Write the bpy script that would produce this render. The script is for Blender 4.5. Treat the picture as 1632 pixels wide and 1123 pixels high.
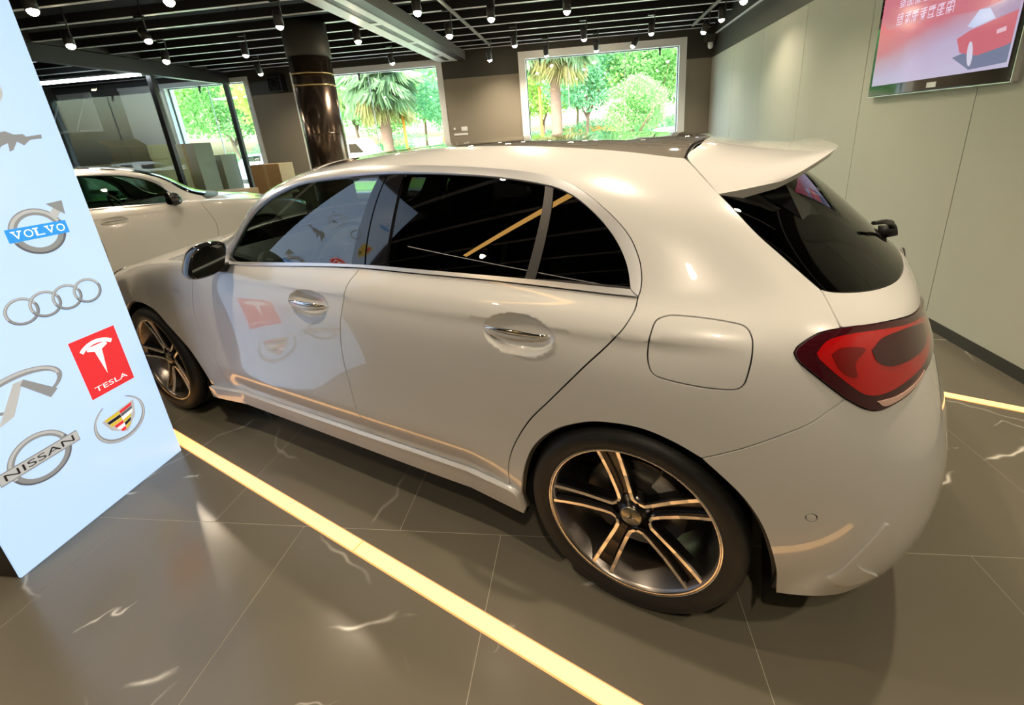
import bpy, bmesh, math, random
import numpy as np
from mathutils import Vector, Matrix, geometry

# ------------------------------------------------------------------ reset
for o in list(bpy.data.objects):
    bpy.data.objects.remove(o, do_unlink=True)
SC = bpy.context.scene
COL = SC.collection
random.seed(7)
rng = np.random.default_rng(7)
PI = math.pi

# ------------------------------------------------------------------ camera
CAR_YAW = math.radians(159.328)          # heading of the big white car in the room
def car_to_room(v):
    c, s = math.cos(CAR_YAW), math.sin(CAR_YAW)
    return Vector((c * v[0] - s * v[1], s * v[0] + c * v[1], v[2]))
W_PX, H_PX, F_PX, CX_PX, CY_PX = 1632, 1123, 680.21, 856.38, 426.77
cam_data = bpy.data.cameras.new('camera')
cam = bpy.data.objects.new('camera', cam_data)
COL.objects.link(cam)
yaw, pitch, roll = -1.087, 0.307, -0.067
fwd = Vector((math.cos(pitch) * math.cos(yaw), math.cos(pitch) * math.sin(yaw), -math.sin(pitch)))
rgt = fwd.cross(Vector((0, 0, 1))).normalized()
upv = rgt.cross(fwd)
r2 = rgt * math.cos(roll) + upv * math.sin(roll)
u2 = upv * math.cos(roll) - rgt * math.sin(roll)
r2, u2, f2 = car_to_room(r2), car_to_room(u2), car_to_room(fwd)
M3 = Matrix((r2, u2, -f2)).transposed()
cam.matrix_world = Matrix.Translation(car_to_room((-0.258, 1.834, 1.444))) @ M3.to_4x4()
cam_data.sensor_fit = 'HORIZONTAL'
cam_data.sensor_width = 36.0
cam_data.lens = F_PX / W_PX * 36.0
cam_data.shift_x = (W_PX / 2 - CX_PX) / W_PX
cam_data.shift_y = (CY_PX - H_PX / 2) / W_PX
cam_data.clip_start = 0.05
cam_data.clip_end = 300
SC.camera = cam

# ------------------------------------------------------------------ world, sun, exposure
world = bpy.data.worlds.new('sky')
SC.world = world
world.use_nodes = True
wn = world.node_tree
wn.nodes.clear()
wo = wn.nodes.new('ShaderNodeOutputWorld')
wb = wn.nodes.new('ShaderNodeBackground')
sky = wn.nodes.new('ShaderNodeTexSky')
sky.sky_type = 'NISHITA'
sky.sun_disc = False
sky.sun_elevation = math.radians(52)
sky.sun_rotation = math.radians(200)
sky.air_density = 1.6
sky.dust_density = 4.0
wb.inputs['Strength'].default_value = 1.35
wn.links.new(sky.outputs[0], wb.inputs['Color'])
wn.links.new(wb.outputs[0], wo.inputs['Surface'])
sun_data = bpy.data.lights.new('sun', 'SUN')
sun_data.energy = 6.0
sun_data.angle = math.radians(3)
sun_data.color = (1.0, 0.96, 0.88)
sun = bpy.data.objects.new('sun', sun_data)
COL.objects.link(sun)
sun.rotation_euler = (math.radians(38), 0, math.radians(-20))
SC.view_settings.view_transform = 'Standard'
SC.view_settings.look = 'None'
SC.view_settings.gamma = 1.0
SC.view_settings.use_curve_mapping = False
SC.view_settings.exposure = 0.70
SC.cycles.max_bounces = 8
SC.cycles.glossy_bounces = 4
SC.cycles.transparent_max_bounces = 12
SC.cycles.caustics_reflective = False
SC.cycles.caustics_refractive = False
SC.cycles.use_denoising = True
SC.cycles.sample_clamp_indirect = 6.0

# ------------------------------------------------------------------ materials
MATS = {}
def nodes_of(m):
    return m.node_tree.nodes, m.node_tree.links
def mat(name, col, rough=0.5, metal=0.0, coat=0.0, spec=0.5, emit=None, estr=1.0, noise=0.0, nscale=20, bump=0.0, ior=1.5):
    """procedural principled material; noise varies the colour a little, bump gives a fine relief"""
    m = bpy.data.materials.new(name)
    m.use_nodes = True
    N, L = nodes_of(m)
    b = N['Principled BSDF']
    b.inputs['Base Color'].default_value = (*col, 1)
    b.inputs['Roughness'].default_value = rough
    b.inputs['Metallic'].default_value = metal
    b.inputs['Specular IOR Level'].default_value = spec
    b.inputs['Coat Weight'].default_value = coat
    b.inputs['Coat Roughness'].default_value = 0.02
    b.inputs['IOR'].default_value = ior
    if emit is not None:
        b.inputs['Emission Color'].default_value = (*emit, 1)
        b.inputs['Emission Strength'].default_value = estr
    if noise > 0 or bump > 0:
        tc = N.new('ShaderNodeTexCoord')
        nz = N.new('ShaderNodeTexNoise')
        nz.inputs['Scale'].default_value = nscale
        nz.inputs['Detail'].default_value = 5
        L.new(tc.outputs['Object'], nz.inputs['Vector'])
        if noise > 0:
            mx = N.new('ShaderNodeMix'); mx.data_type = 'RGBA'
            mx.inputs['A'].default_value = (*[max(0, c * (1 - noise)) for c in col], 1)
            mx.inputs['B'].default_value = (*[min(1, c * (1 + noise)) for c in col], 1)
            L.new(nz.outputs['Fac'], mx.inputs['Factor'])
            L.new(mx.outputs['Result'], b.inputs['Base Color'])
        if bump > 0:
            bp = N.new('ShaderNodeBump')
            bp.inputs['Strength'].default_value = bump
            bp.inputs['Distance'].default_value = 0.01
            L.new(nz.outputs['Fac'], bp.inputs['Height'])
            L.new(bp.outputs['Normal'], b.inputs['Normal'])
    MATS[name] = m
    return m
def glass_mat(name, tint, ior=1.5, rough=0.0):
    """thin tinted pane: Fresnel mix of a mirror reflection and a tinted see-through"""
    m = bpy.data.materials.new(name)
    m.use_nodes = True
    N, L = nodes_of(m)
    N.clear()
    out = N.new('ShaderNodeOutputMaterial')
    tr = N.new('ShaderNodeBsdfTransparent'); tr.inputs['Color'].default_value = (*tint, 1)
    gl = N.new('ShaderNodeBsdfGlossy'); gl.inputs['Roughness'].default_value = rough
    gl.inputs['Color'].default_value = (1, 1, 1, 1)
    fr = N.new('ShaderNodeFresnel')
    geo = N.new('ShaderNodeNewGeometry')      # thin pane: same reflectance from either face
    sw = N.new('ShaderNodeMix'); sw.inputs['A'].default_value = ior; sw.inputs['B'].default_value = 1.0 / ior
    L.new(geo.outputs['Backfacing'], sw.inputs['Factor']); L.new(sw.outputs['Result'], fr.inputs['IOR'])
    mx = N.new('ShaderNodeMixShader')
    L.new(fr.outputs[0], mx.inputs[0]); L.new(tr.outputs[0], mx.inputs[1]); L.new(gl.outputs[0], mx.inputs[2])
    L.new(mx.outputs[0], out.inputs['Surface'])
    MATS[name] = m
    return m

PAINT = mat('white_pearl_paint', (0.62, 0.618, 0.605), 0.26, 0.0, 1.0)
SILVER = mat('silver_paint', (0.66, 0.64, 0.60), 0.24, 0.15, 1.0)
BLACKT = mat('black_trim', (0.012, 0.012, 0.013), 0.45)
GLOSSB = mat('gloss_black', (0.008, 0.008, 0.009), 0.06, 0.0, 0.6)
SATIN = mat('satin_chrome', (0.80, 0.81, 0.84), 0.30, 0.75)
CHROME = mat('chrome', (0.88, 0.88, 0.88), 0.05, 1.0)
GLASS_F = glass_mat('front_side_glass', (0.30, 0.36, 0.33), 2.15)
GLASS_R = glass_mat('privacy_glass', (0.035, 0.036, 0.038), 1.6)
GLASS_B = glass_mat('rear_screen_glass', (0.05, 0.052, 0.05), 1.55)
GLASS_GREEN = glass_mat('green_side_glass', (0.32, 0.55, 0.40), 1.5)
RUBBER = mat('tyre_rubber', (0.011, 0.0105, 0.0105), 0.5, bump=0.15, nscale=160)
RIMDARK = mat('rim_dark_metal', (0.05, 0.046, 0.045), 0.22, 0.85)
RIMBARREL = mat('rim_barrel_metal', (0.30, 0.27, 0.25), 0.30, 1.0)
MACHINED = mat('machined_aluminium', (0.85, 0.83, 0.82), 0.22, 1.0)
DISC = mat('brake_disc_steel', (0.40, 0.39, 0.38), 0.38, 1.0)
CALIPER = mat('caliper_grey', (0.55, 0.53, 0.50), 0.45, 0.3)
LINER = mat('wheel_arch_liner', (0.006, 0.006, 0.006), 0.9)
LAMP_DARK = mat('lamp_dark_red', (0.045, 0.004, 0.008), 0.06, 0.0, 1.0)
LAMP_RED = mat('lamp_red', (0.42, 0.004, 0.005), 0.08, 0.0, 1.0)
LAMP_MID = mat('lamp_mid_red', (0.16, 0.003, 0.004), 0.08, 0.0, 1.0)
LAMP_PALE = mat('lamp_pale', (0.55, 0.36, 0.30), 0.10, 0.0, 1.0)
SEATM = mat('seat_leather', (0.05, 0.05, 0.05), 0.55)
SEATL = mat('seat_leather_light', (0.30, 0.29, 0.26), 0.55)

# ------------------------------------------------------------------ mesh helpers
def add_obj(name, me, parent=None):
    o = bpy.data.objects.new(name, me)
    COL.objects.link(o)
    if parent is not None:
        o.parent = parent
    return o
def empty(name, loc=(0, 0, 0), rz=0.0, parent=None):
    o = bpy.data.objects.new(name, None)
    COL.objects.link(o)
    o.location = loc
    o.rotation_euler = (0, 0, rz)
    o.empty_display_size = 0.1
    if parent is not None:
        o.parent = parent
    return o
def tag(o, label=None, cat=None, group=None, kind=None):
    if label: o['label'] = label
    if cat: o['category'] = cat
    if group: o['group'] = group
    if kind: o['kind'] = kind
    return o
class MB:
    """collects simple shapes and links them as ONE mesh object"""
    def __init__(self):
        self.v, self.f, self.mi, self.sm = [], [], [], []
    def add(self, vs, fs, mi=0, smooth=False):
        b = len(self.v)
        self.v += [tuple(p) for p in vs]
        for f in fs:
            self.f.append(tuple(b + i for i in f)); self.mi.append(mi); self.sm.append(smooth)
        return self
    def box(self, x0, x1, y0, y1, z0, z1, mi=0):
        vs = [(x, y, z) for x in (x0, x1) for y in (y0, y1) for z in (z0, z1)]
        return self.add(vs, [(0, 1, 3, 2), (4, 6, 7, 5), (0, 4, 5, 1), (2, 3, 7, 6), (0, 2, 6, 4), (1, 5, 7, 3)], mi)
    def tube(self, a, b, r0, r1=None, n=10, mi=0, cap=True, smooth=True):
        r1 = r0 if r1 is None else r1
        a, b = Vector(a), Vector(b)
        d = (b - a).normalized()
        s = d.orthogonal().normalized(); t = d.cross(s)
        vs = []
        for p, r in ((a, r0), (b, r1)):
            for k in range(n):
                q = 2 * PI * k / n
                vs.append(p + s * (r * math.cos(q)) + t * (r * math.sin(q)))
        fs = [(k, (k + 1) % n, n + (k + 1) % n, n + k) for k in range(n)]
        self.add(vs, fs, mi, smooth)
        if cap:
            self.add(vs, [tuple(range(n))[::-1], tuple(range(n, 2 * n))], mi)
        return self
    def path(self, pts, r, n=8, mi=0):
        pts = [Vector(p) for p in pts]
        vs = []
        for i, p in enumerate(pts):
            d = (pts[min(i + 1, len(pts) - 1)] - pts[max(i - 1, 0)]).normalized()
            ref = Vector((0, 0, 1)) if abs(d.z) < 0.9 else Vector((1, 0, 0))
            s = d.cross(ref).normalized(); t = s.cross(d)
            rr = r[i] if isinstance(r, (list, tuple)) else r
            for k in range(n):
                q = 2 * PI * k / n
                vs.append(p + s * (rr * math.cos(q)) + t * (rr * math.sin(q)))
        fs = []
        for i in range(len(pts) - 1):
            for k in range(n):
                fs.append((i * n + k, i * n + (k + 1) % n, (i + 1) * n + (k + 1) % n, (i + 1) * n + k))
        self.add(vs, fs, mi, True)
        self.add(vs, [tuple(range(n))[::-1], tuple(range((len(pts) - 1) * n, len(pts) * n))], mi)
        return self
    def lathe(self, prof, n=48, axis='y', centre=(0, 0, 0), mi=0, smooth=True, closed=False):
        """prof: (radius, along-axis) pairs"""
        vs = []
        for r, a in prof:
            for k in range(n):
                q = 2 * PI * k / n
                c, s = r * math.cos(q), r * math.sin(q)
                p = {'y': (c, a, s), 'z': (c, s, a), 'x': (a, c, s)}[axis]
                vs.append((p[0] + centre[0], p[1] + centre[1], p[2] + centre[2]))
        fs = []
        m = len(prof)
        for i in range(m if closed else m - 1):
            j = (i + 1) % m
            for k in range(n):
                fs.append((i * n + k, i * n + (k + 1) % n, j * n + (k + 1) % n, j * n + k))
        return self.add(vs, fs, mi, smooth)
    def prism(self, poly, fn, d, mi=0):
        """poly: 2-D outline; fn(u, v, w) -> 3-D; extruded from w=0 to w=d"""
        n = len(poly)
        vs = [fn(u, v, 0) for u, v in poly] + [fn(u, v, d) for u, v in poly]
        fs = [tuple(range(n)), tuple(range(2 * n - 1, n - 1, -1))]
        fs += [(k, n + k, n + (k + 1) % n, (k + 1) % n) for k in range(n)]
        return self.add(vs, fs, mi)
    def mesh(self, name, mats, fix=True, bevel=0.0):
        me = bpy.data.meshes.new(name)
        me.from_pydata(self.v, [], self.f)
        for m in (mats if isinstance(mats, (list, tuple)) else [mats]):
            me.materials.append(m)
        me.polygons.foreach_set('material_index', self.mi)
        me.polygons.foreach_set('use_smooth', self.sm)
        if fix:
            bm = bmesh.new(); bm.from_mesh(me)
            bmesh.ops.remove_doubles(bm, verts=bm.verts, dist=1e-5)
            bmesh.ops.recalc_face_normals(bm, faces=bm.faces)
            bm.to_mesh(me); bm.free()
        me.update()
        return me
    def build(self, name, mats, parent=None, fix=True, bevel=0.0, seg=2):
        o = add_obj(name, self.mesh(name, mats, fix), parent)
        if bevel > 0:
            b = o.modifiers.new('bevel', 'BEVEL'); b.width = bevel; b.segments = seg; b.limit_method = 'ANGLE'
        return o
def box(name, m, x0, x1, y0, y1, z0, z1, parent=None, bevel=0.0):
    return MB().box(x0, x1, y0, y1, z0, z1).build(name, m, parent, bevel=bevel)
def copy_tree(o, parent=None):
    c = o.copy(); COL.objects.link(c)
    c.parent = parent
    for ch in list(o.children):
        copy_tree(ch, c)
    return c
def text_mesh(s):
    """letters of the built-in typeface as 2-D triangles, scaled into the unit box"""
    cu = bpy.data.curves.new('lettering', 'FONT'); cu.body = s; cu.resolution_u = 3
    ob = bpy.data.objects.new('lettering', cu); COL.objects.link(ob)
    dg = bpy.context.evaluated_depsgraph_get()
    me = bpy.data.meshes.new_from_object(ob.evaluated_get(dg))
    v = np.array([p.co[:2] for p in me.vertices]); f = [tuple(p.vertices) for p in me.polygons]
    bpy.data.objects.remove(ob); bpy.data.curves.remove(cu); bpy.data.meshes.remove(me)
    v = (v - v.min(0)) / (v.max(0) - v.min(0))
    return v, f

# ================================================================== THE SETTING
def tile_mat():
    m = bpy.data.materials.new('dark_marble_tile'); m.use_nodes = True
    N, L = nodes_of(m); b = N['Principled BSDF']
    geo = N.new('ShaderNodeNewGeometry')
    def noise(scale, detail, vec, dist=0.0):
        n = N.new('ShaderNodeTexNoise'); n.inputs['Scale'].default_value = scale
        n.inputs['Detail'].default_value = detail; n.inputs['Distortion'].default_value = dist
        L.new(vec, n.inputs['Vector']); return n.outputs['Fac']
    def math_(op, a, bb=None, clamp=False):
        n = N.new('ShaderNodeMath'); n.operation = op; n.use_clamp = clamp
        for i, x in enumerate((a, bb)):
            if x is None: continue
            if isinstance(x, (int, float)): n.inputs[i].default_value = x
            else: L.new(x, n.inputs[i])
        return n.outputs[0]
    def veins(rot, scale, dist, dscale, power, mask_scale, mask_lo, phase=0.0):
        """thin broken streaks running one way across the slabs"""
        mp = N.new('ShaderNodeMapping'); L.new(geo.outputs['Position'], mp.inputs['Vector'])
        mp.inputs['Rotation'].default_value = (0, 0, math.radians(rot))
        w = N.new('ShaderNodeTexWave'); w.wave_type = 'BANDS'; w.bands_direction = 'Y'; w.wave_profile = 'SIN'
        w.inputs['Scale'].default_value = scale; w.inputs['Distortion'].default_value = dist; w.inputs['Detail'].default_value = 5
        w.inputs['Detail Scale'].default_value = dscale; w.inputs['Detail Roughness'].default_value = 0.62; w.inputs['Phase Offset'].default_value = phase
        L.new(mp.outputs['Vector'], w.inputs['Vector'])
        line = math_('POWER', w.outputs['Fac'], power)
        ms = N.new('ShaderNodeMapping'); L.new(mp.outputs['Vector'], ms.inputs['Vector']); ms.inputs['Scale'].default_value = (1.0, 2.2, 1)
        brk = math_('MULTIPLY', math_('SUBTRACT', noise(mask_scale, 5, ms.outputs['Vector'], 0.3), mask_lo), 10.0, True)
        return math_('MULTIPLY', line, brk, True)
    cloud = noise(1.1, 4, geo.outputs['Position'])
    vein = math_('ADD', veins(-20, .30, 3.0, 1.4, 2600.0, 1.9, .55), math_('MULTIPLY', veins(-28, .46, 5.0, 1.8, 3500.0, 2.7, .58, 2.0), .7), True)
    fine = math_('ADD', math_('MULTIPLY', veins(40, .38, 4.0, 1.2, 2500.0, 1.3, .48, 1.0), .30), math_('MULTIPLY', veins(-60, .30, 4.0, 1.2, 2500.0, 1.5, .5, 4.0), .35))
    base = N.new('ShaderNodeMix'); base.data_type = 'RGBA'
    base.inputs['A'].default_value = (0.130, 0.116, 0.088, 1); base.inputs['B'].default_value = (0.182, 0.163, 0.124, 1)
    L.new(cloud, base.inputs['Factor'])
    mx = N.new('ShaderNodeMix'); mx.data_type = 'RGBA'
    mx.inputs['B'].default_value = (0.82, 0.78, 0.70, 1)
    L.new(base.outputs['Result'], mx.inputs['A'])
    L.new(math_('ADD', vein, fine, True), mx.inputs['Factor'])
    L.new(mx.outputs['Result'], b.inputs['Base Color'])
    b.inputs['Roughness'].default_value = 0.20
    b.inputs['Specular IOR Level'].default_value = 0.5
    return m
TILE = tile_mat()
JOINT = mat('floor_joint', (0.42, 0.38, 0.30), 0.7)
WALLG = mat('wall_panel_greige', (0.52, 0.53, 0.465), 0.62, noise=0.04, nscale=3)
WALLD = mat('wall_dark_band', (0.045, 0.043, 0.036), 0.55)
WALLB = mat('wall_brown_grey', (0.27, 0.24, 0.19), 0.65, noise=0.05, nscale=2)
WALLK = mat('wall_plain_dark', (0.10, 0.098, 0.09), 0.7)
GAPM = mat('panel_gap', (0.10, 0.095, 0.08), 0.9)
CEIL = mat('ceiling_black', (0.012, 0.012, 0.013), 0.85)
SLAT = mat('ceiling_slat_lit_face', (0.80, 0.80, 0.82), 0.35)
WHITEF = mat('white_frame', (0.90, 0.93, 0.95), 0.40)
DARKF = mat('dark_frame', (0.028, 0.027, 0.026), 0.4)
PANE = glass_mat('window_pane', (0.93, 0.97, 0.95), 1.45)
PANE2 = glass_mat('partition_pane', (0.90, 0.96, 0.93), 1.28)
BRONZE = mat('polished_bronze', (0.16, 0.12, 0.095), 0.22, 0.9)

XR, YB, XL, YF, ZC = 1.90, 6.80, -11.5, -4.6, 3.30

# ---- floor: slab of joint mortar and large tiles laid in staggered rows
floor = box('floor', JOINT, XL, XR, YF, YB, -0.12, -0.0008); tag(floor, kind='structure')
TW, TL, TG = 0.803, 1.60, 0.0012
tile_me = MB().box(TG, TW - TG, TG, TL - TG, -0.0008, 0.0).mesh('tile', TILE)
row = 0
for r in range(-3, 5):
    y0 = -0.60 + r * TL
    off = -0.763 if r % 2 else -0.3615
    k = math.floor((XL - off) / TW)
    while off + k * TW < XR:
        x0 = off + k * TW
        a, b2 = max(x0, XL), min(x0 + TW, XR)
        c, d = max(y0, YF), min(y0 + TL, YB)
        if b2 - a > 0.03 and d - c > 0.03:
            if b2 - a > TW - 1e-3 and d - c > TL - 1e-3:
                t = add_obj('tile', tile_me, floor); t.location = (x0, y0, 0)
            else:
                box('tile', TILE, a + TG, b2 - TG, c + TG, d - TG, -0.0008, 0.0, floor)
        k += 1

# ---- ceiling slab with long slats hung under it
ceiling = box('ceiling', CEIL, XL, XR, YF, YB, ZC, ZC + 0.15); tag(ceiling, kind='structure')
slat_me = MB().box(XL + 0.1, XR - 0.12, -0.020, 0.020, 0.004, 0.10).box(XL + 0.1, XR - 0.12, -0.024, 0.024, 0, 0.004, 1).mesh('slat', [CEIL, SLAT])  # pale underside and black sides put the light from below into the colours
for k, y in enumerate([-4.0, -3.4, -2.8, -2.2, -1.6, -1.0, -0.4, 0.2, 0.8, 1.4, 2.0, 2.55, 3.1, 3.6, 4.08, 4.55, 5.02, 5.48, 5.92, 6.3, 6.6]):
    s = add_obj('slat', slat_me, ceiling); s.location = (0, y, 2.955)

# ---- right wall: tall greige panels with fine gaps, dark band above, dark skirting
wr = MB().box(XR, XR + 0.15, YF, YB, -0.1, 2.51).build('wall_right', GAPM); tag(wr, kind='structure')
py = 1.14 - 1.113 * 5
while py < YB - 0.05:
    a, b2 = max(py, YF) + 0.0025, min(py + 1.113, YB) - 0.0025
    box('panel', WALLG, XR - 0.012, XR, a, b2, 0.075, 2.505, wr)
    py += 1.113
wru = box('wall_upper_right', WALLD, XR - 0.004, XR + 0.15, YF, YB, 2.51, ZC); tag(wru, kind='structure')
tr1 = MB().box(XR - 0.03, XR - 0.004, YF, YB, 2.845, 2.865).build('trim_1', WHITEF); tag(tr1, kind='structure')
bb = box('baseboard_right', WALLD, XR - 0.016, XR, YF, YB, 0.0, 0.075); tag(bb, kind='structure')

# ---- back wall with three window openings
WINS = [(-1.566, 1.447, 0.35, 2.865, 0.125, (-0.66, 0.38)), (-6.09, -3.03, 0.35, 2.865, 0.11, (-4.55,)), (-8.98, -7.02, 0.35, 2.865, 0.09, (-8.0,))]
wbk = MB(); wup = MB()
xs = [XL, -8.98, -7.02, -6.09, -3.03, -1.566, 1.447, XR]
for i in range(0, 8, 2):
    wbk.box(xs[i], xs[i + 1], YB, YB + 0.25, -0.1, 2.51)
    wup.box(xs[i], xs[i + 1], YB, YB + 0.25, 2.51, ZC)
for (a, b2, z0, z1, fw, ms) in WINS:
    wbk.box(a, b2, YB, YB + 0.25, -0.1, z0)
    wup.box(a, b2, YB, YB + 0.25, z1, ZC)
tag(wbk.build('wall_back', WALLB), kind='structure')
tag(wup.build('wall_upper_back', WALLD), kind='structure')
for wi, (a, b2, z0, z1, fw, ms) in enumerate(WINS):
    f = MB()
    f.box(a, a + fw, YB - 0.03, YB + 0.2, z0, z1); f.box(b2 - fw, b2, YB - 0.03, YB + 0.2, z0, z1)
    f.box(a + fw, b2 - fw, YB - 0.03, YB + 0.2, z1 - fw, z1); f.box(a + fw, b2 - fw, YB - 0.03, YB + 0.2, z0, z0 + fw)
    w = f.build('window_%d' % (wi + 1), WHITEF); tag(w, kind='structure')
    seal = MB()
    e = 0.012
    seal.box(a + fw, a + fw + e, YB + 0.06, YB + 0.09, z0 + fw, z1 - fw); seal.box(b2 - fw - e, b2 - fw, YB + 0.06, YB + 0.09, z0 + fw, z1 - fw)
    seal.box(a + fw, b2 - fw, YB + 0.06, YB + 0.09, z1 - fw - e, z1 - fw)
    seal.build('window_seal', DARKF, w)
    edges = [a + fw + e] + list(ms) + [b2 - fw - e]
    for p0, p1 in zip(edges[:-1], edges[1:]):
        box('pane', PANE, p0 + 0.002, p1 - 0.002, YB + 0.07, YB + 0.078, z0 + fw, z1 - fw - e, w)
    for p in ms:
        box('glazing_joint', WHITEF, p - 0.006, p + 0.006, YB + 0.066, YB + 0.082, z0 + fw, z1 - fw - e, w)
    for p in ([a + fw + 0.27, b2 - fw - 0.33] if wi == 0 else [0.5 * (a + b2) - 0.15]):
        MB().box(p - 0.02, p + 0.02, YB + 0.03, YB + 0.066, z1 - fw - 0.05, z1 - fw).box(p - 0.012, p + 0.012, YB + 0.02, YB + 0.05, z1 - fw - 0.13, z1 - fw - 0.05).build('glass_clamp', DARKF, w, bevel=0.004)

# ---- remaining walls of the hall, outside the picture
tag(box('wall_left', WALLK, XL - 0.15, XL, YF, YB + 0.25, -0.1, ZC), kind='structure')
tag(box('wall_front', WALLK, XL, XR + 0.15, YF - 0.15, YF, -0.1, ZC), kind='structure')

# ---- glass partition between the show room and the store room
XP = -7.45
gp = empty('glass_partition', (XP, 3.0, 0))
tag(gp, 'tall glass partition in dark metal frame behind the silver car', 'partition')
def pbox(name, m, x0, x1, y0, y1, z0, z1, bv=0.0):
    return box(name, m, x0 - XP, x1 - XP, y0 - 3.0, y1 - 3.0, z0, z1, gp, bv)
pbox('header_beam', DARKF, XP - 0.06, XP + 0.06, YF + 0.02, YB - 0.04, 2.74, 2.95, 0.006)
pbox('bottom_rail', DARKF, XP - 0.04, XP + 0.04, YF + 0.02, YB - 0.04, 0.001, 0.09, 0.005)
posts = [-4.5, -1.0, 2.05, 5.14, YB - 0.08]
for y in posts:
    pbox('mullion', DARKF, XP - 0.045, XP + 0.045, y - 0.035, y + 0.035, 0.09, 2.74, 0.005)
for y0, y1 in zip(posts[:-1], posts[1:]):
    pbox('pane', PANE2, XP - 0.005, XP + 0.005, y0 + 0.035, y1 - 0.035, 0.09, 2.74)
tag(box('wall_over_partition', WALLD, XP - 0.08, XP + 0.08, YF, YB, 2.955, ZC), kind='structure')

# ---- round polished column with dark capital
colm = empty('column', (-3.93, 4.0, 0))
tag(colm, 'round polished bronze column standing before the back windows', 'column')
MB().lathe([(0.0, 0.002), (0.255, 0.002), (0.255, 2.55), (0.0, 2.55)], 64, 'z').build('shaft', BRONZE, colm)
MB().lathe([(0.256, 1.60), (0.2585, 1.60), (0.2585, 1.615), (0.256, 1.615)], 64, 'z', closed=True).build('band', BRONZE, colm)
MB().lathe([(0.0, 2.55), (0.262, 2.55), (0.268, 2.57), (0.268, 2.954), (0.0, 2.954)], 64, 'z').build('capital', WALLD, colm)
for z_ in (2.20, 2.34): MB().lathe([(0.256, z_), (0.2585, z_), (0.2585, z_ + .02), (0.256, z_ + .02)], 64, 'z', closed=True).build('band', mat('golden_band', (0.75, 0.58, 0.28), 0.25, 1.0), colm)  # golden rings around the upper shaft

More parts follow.
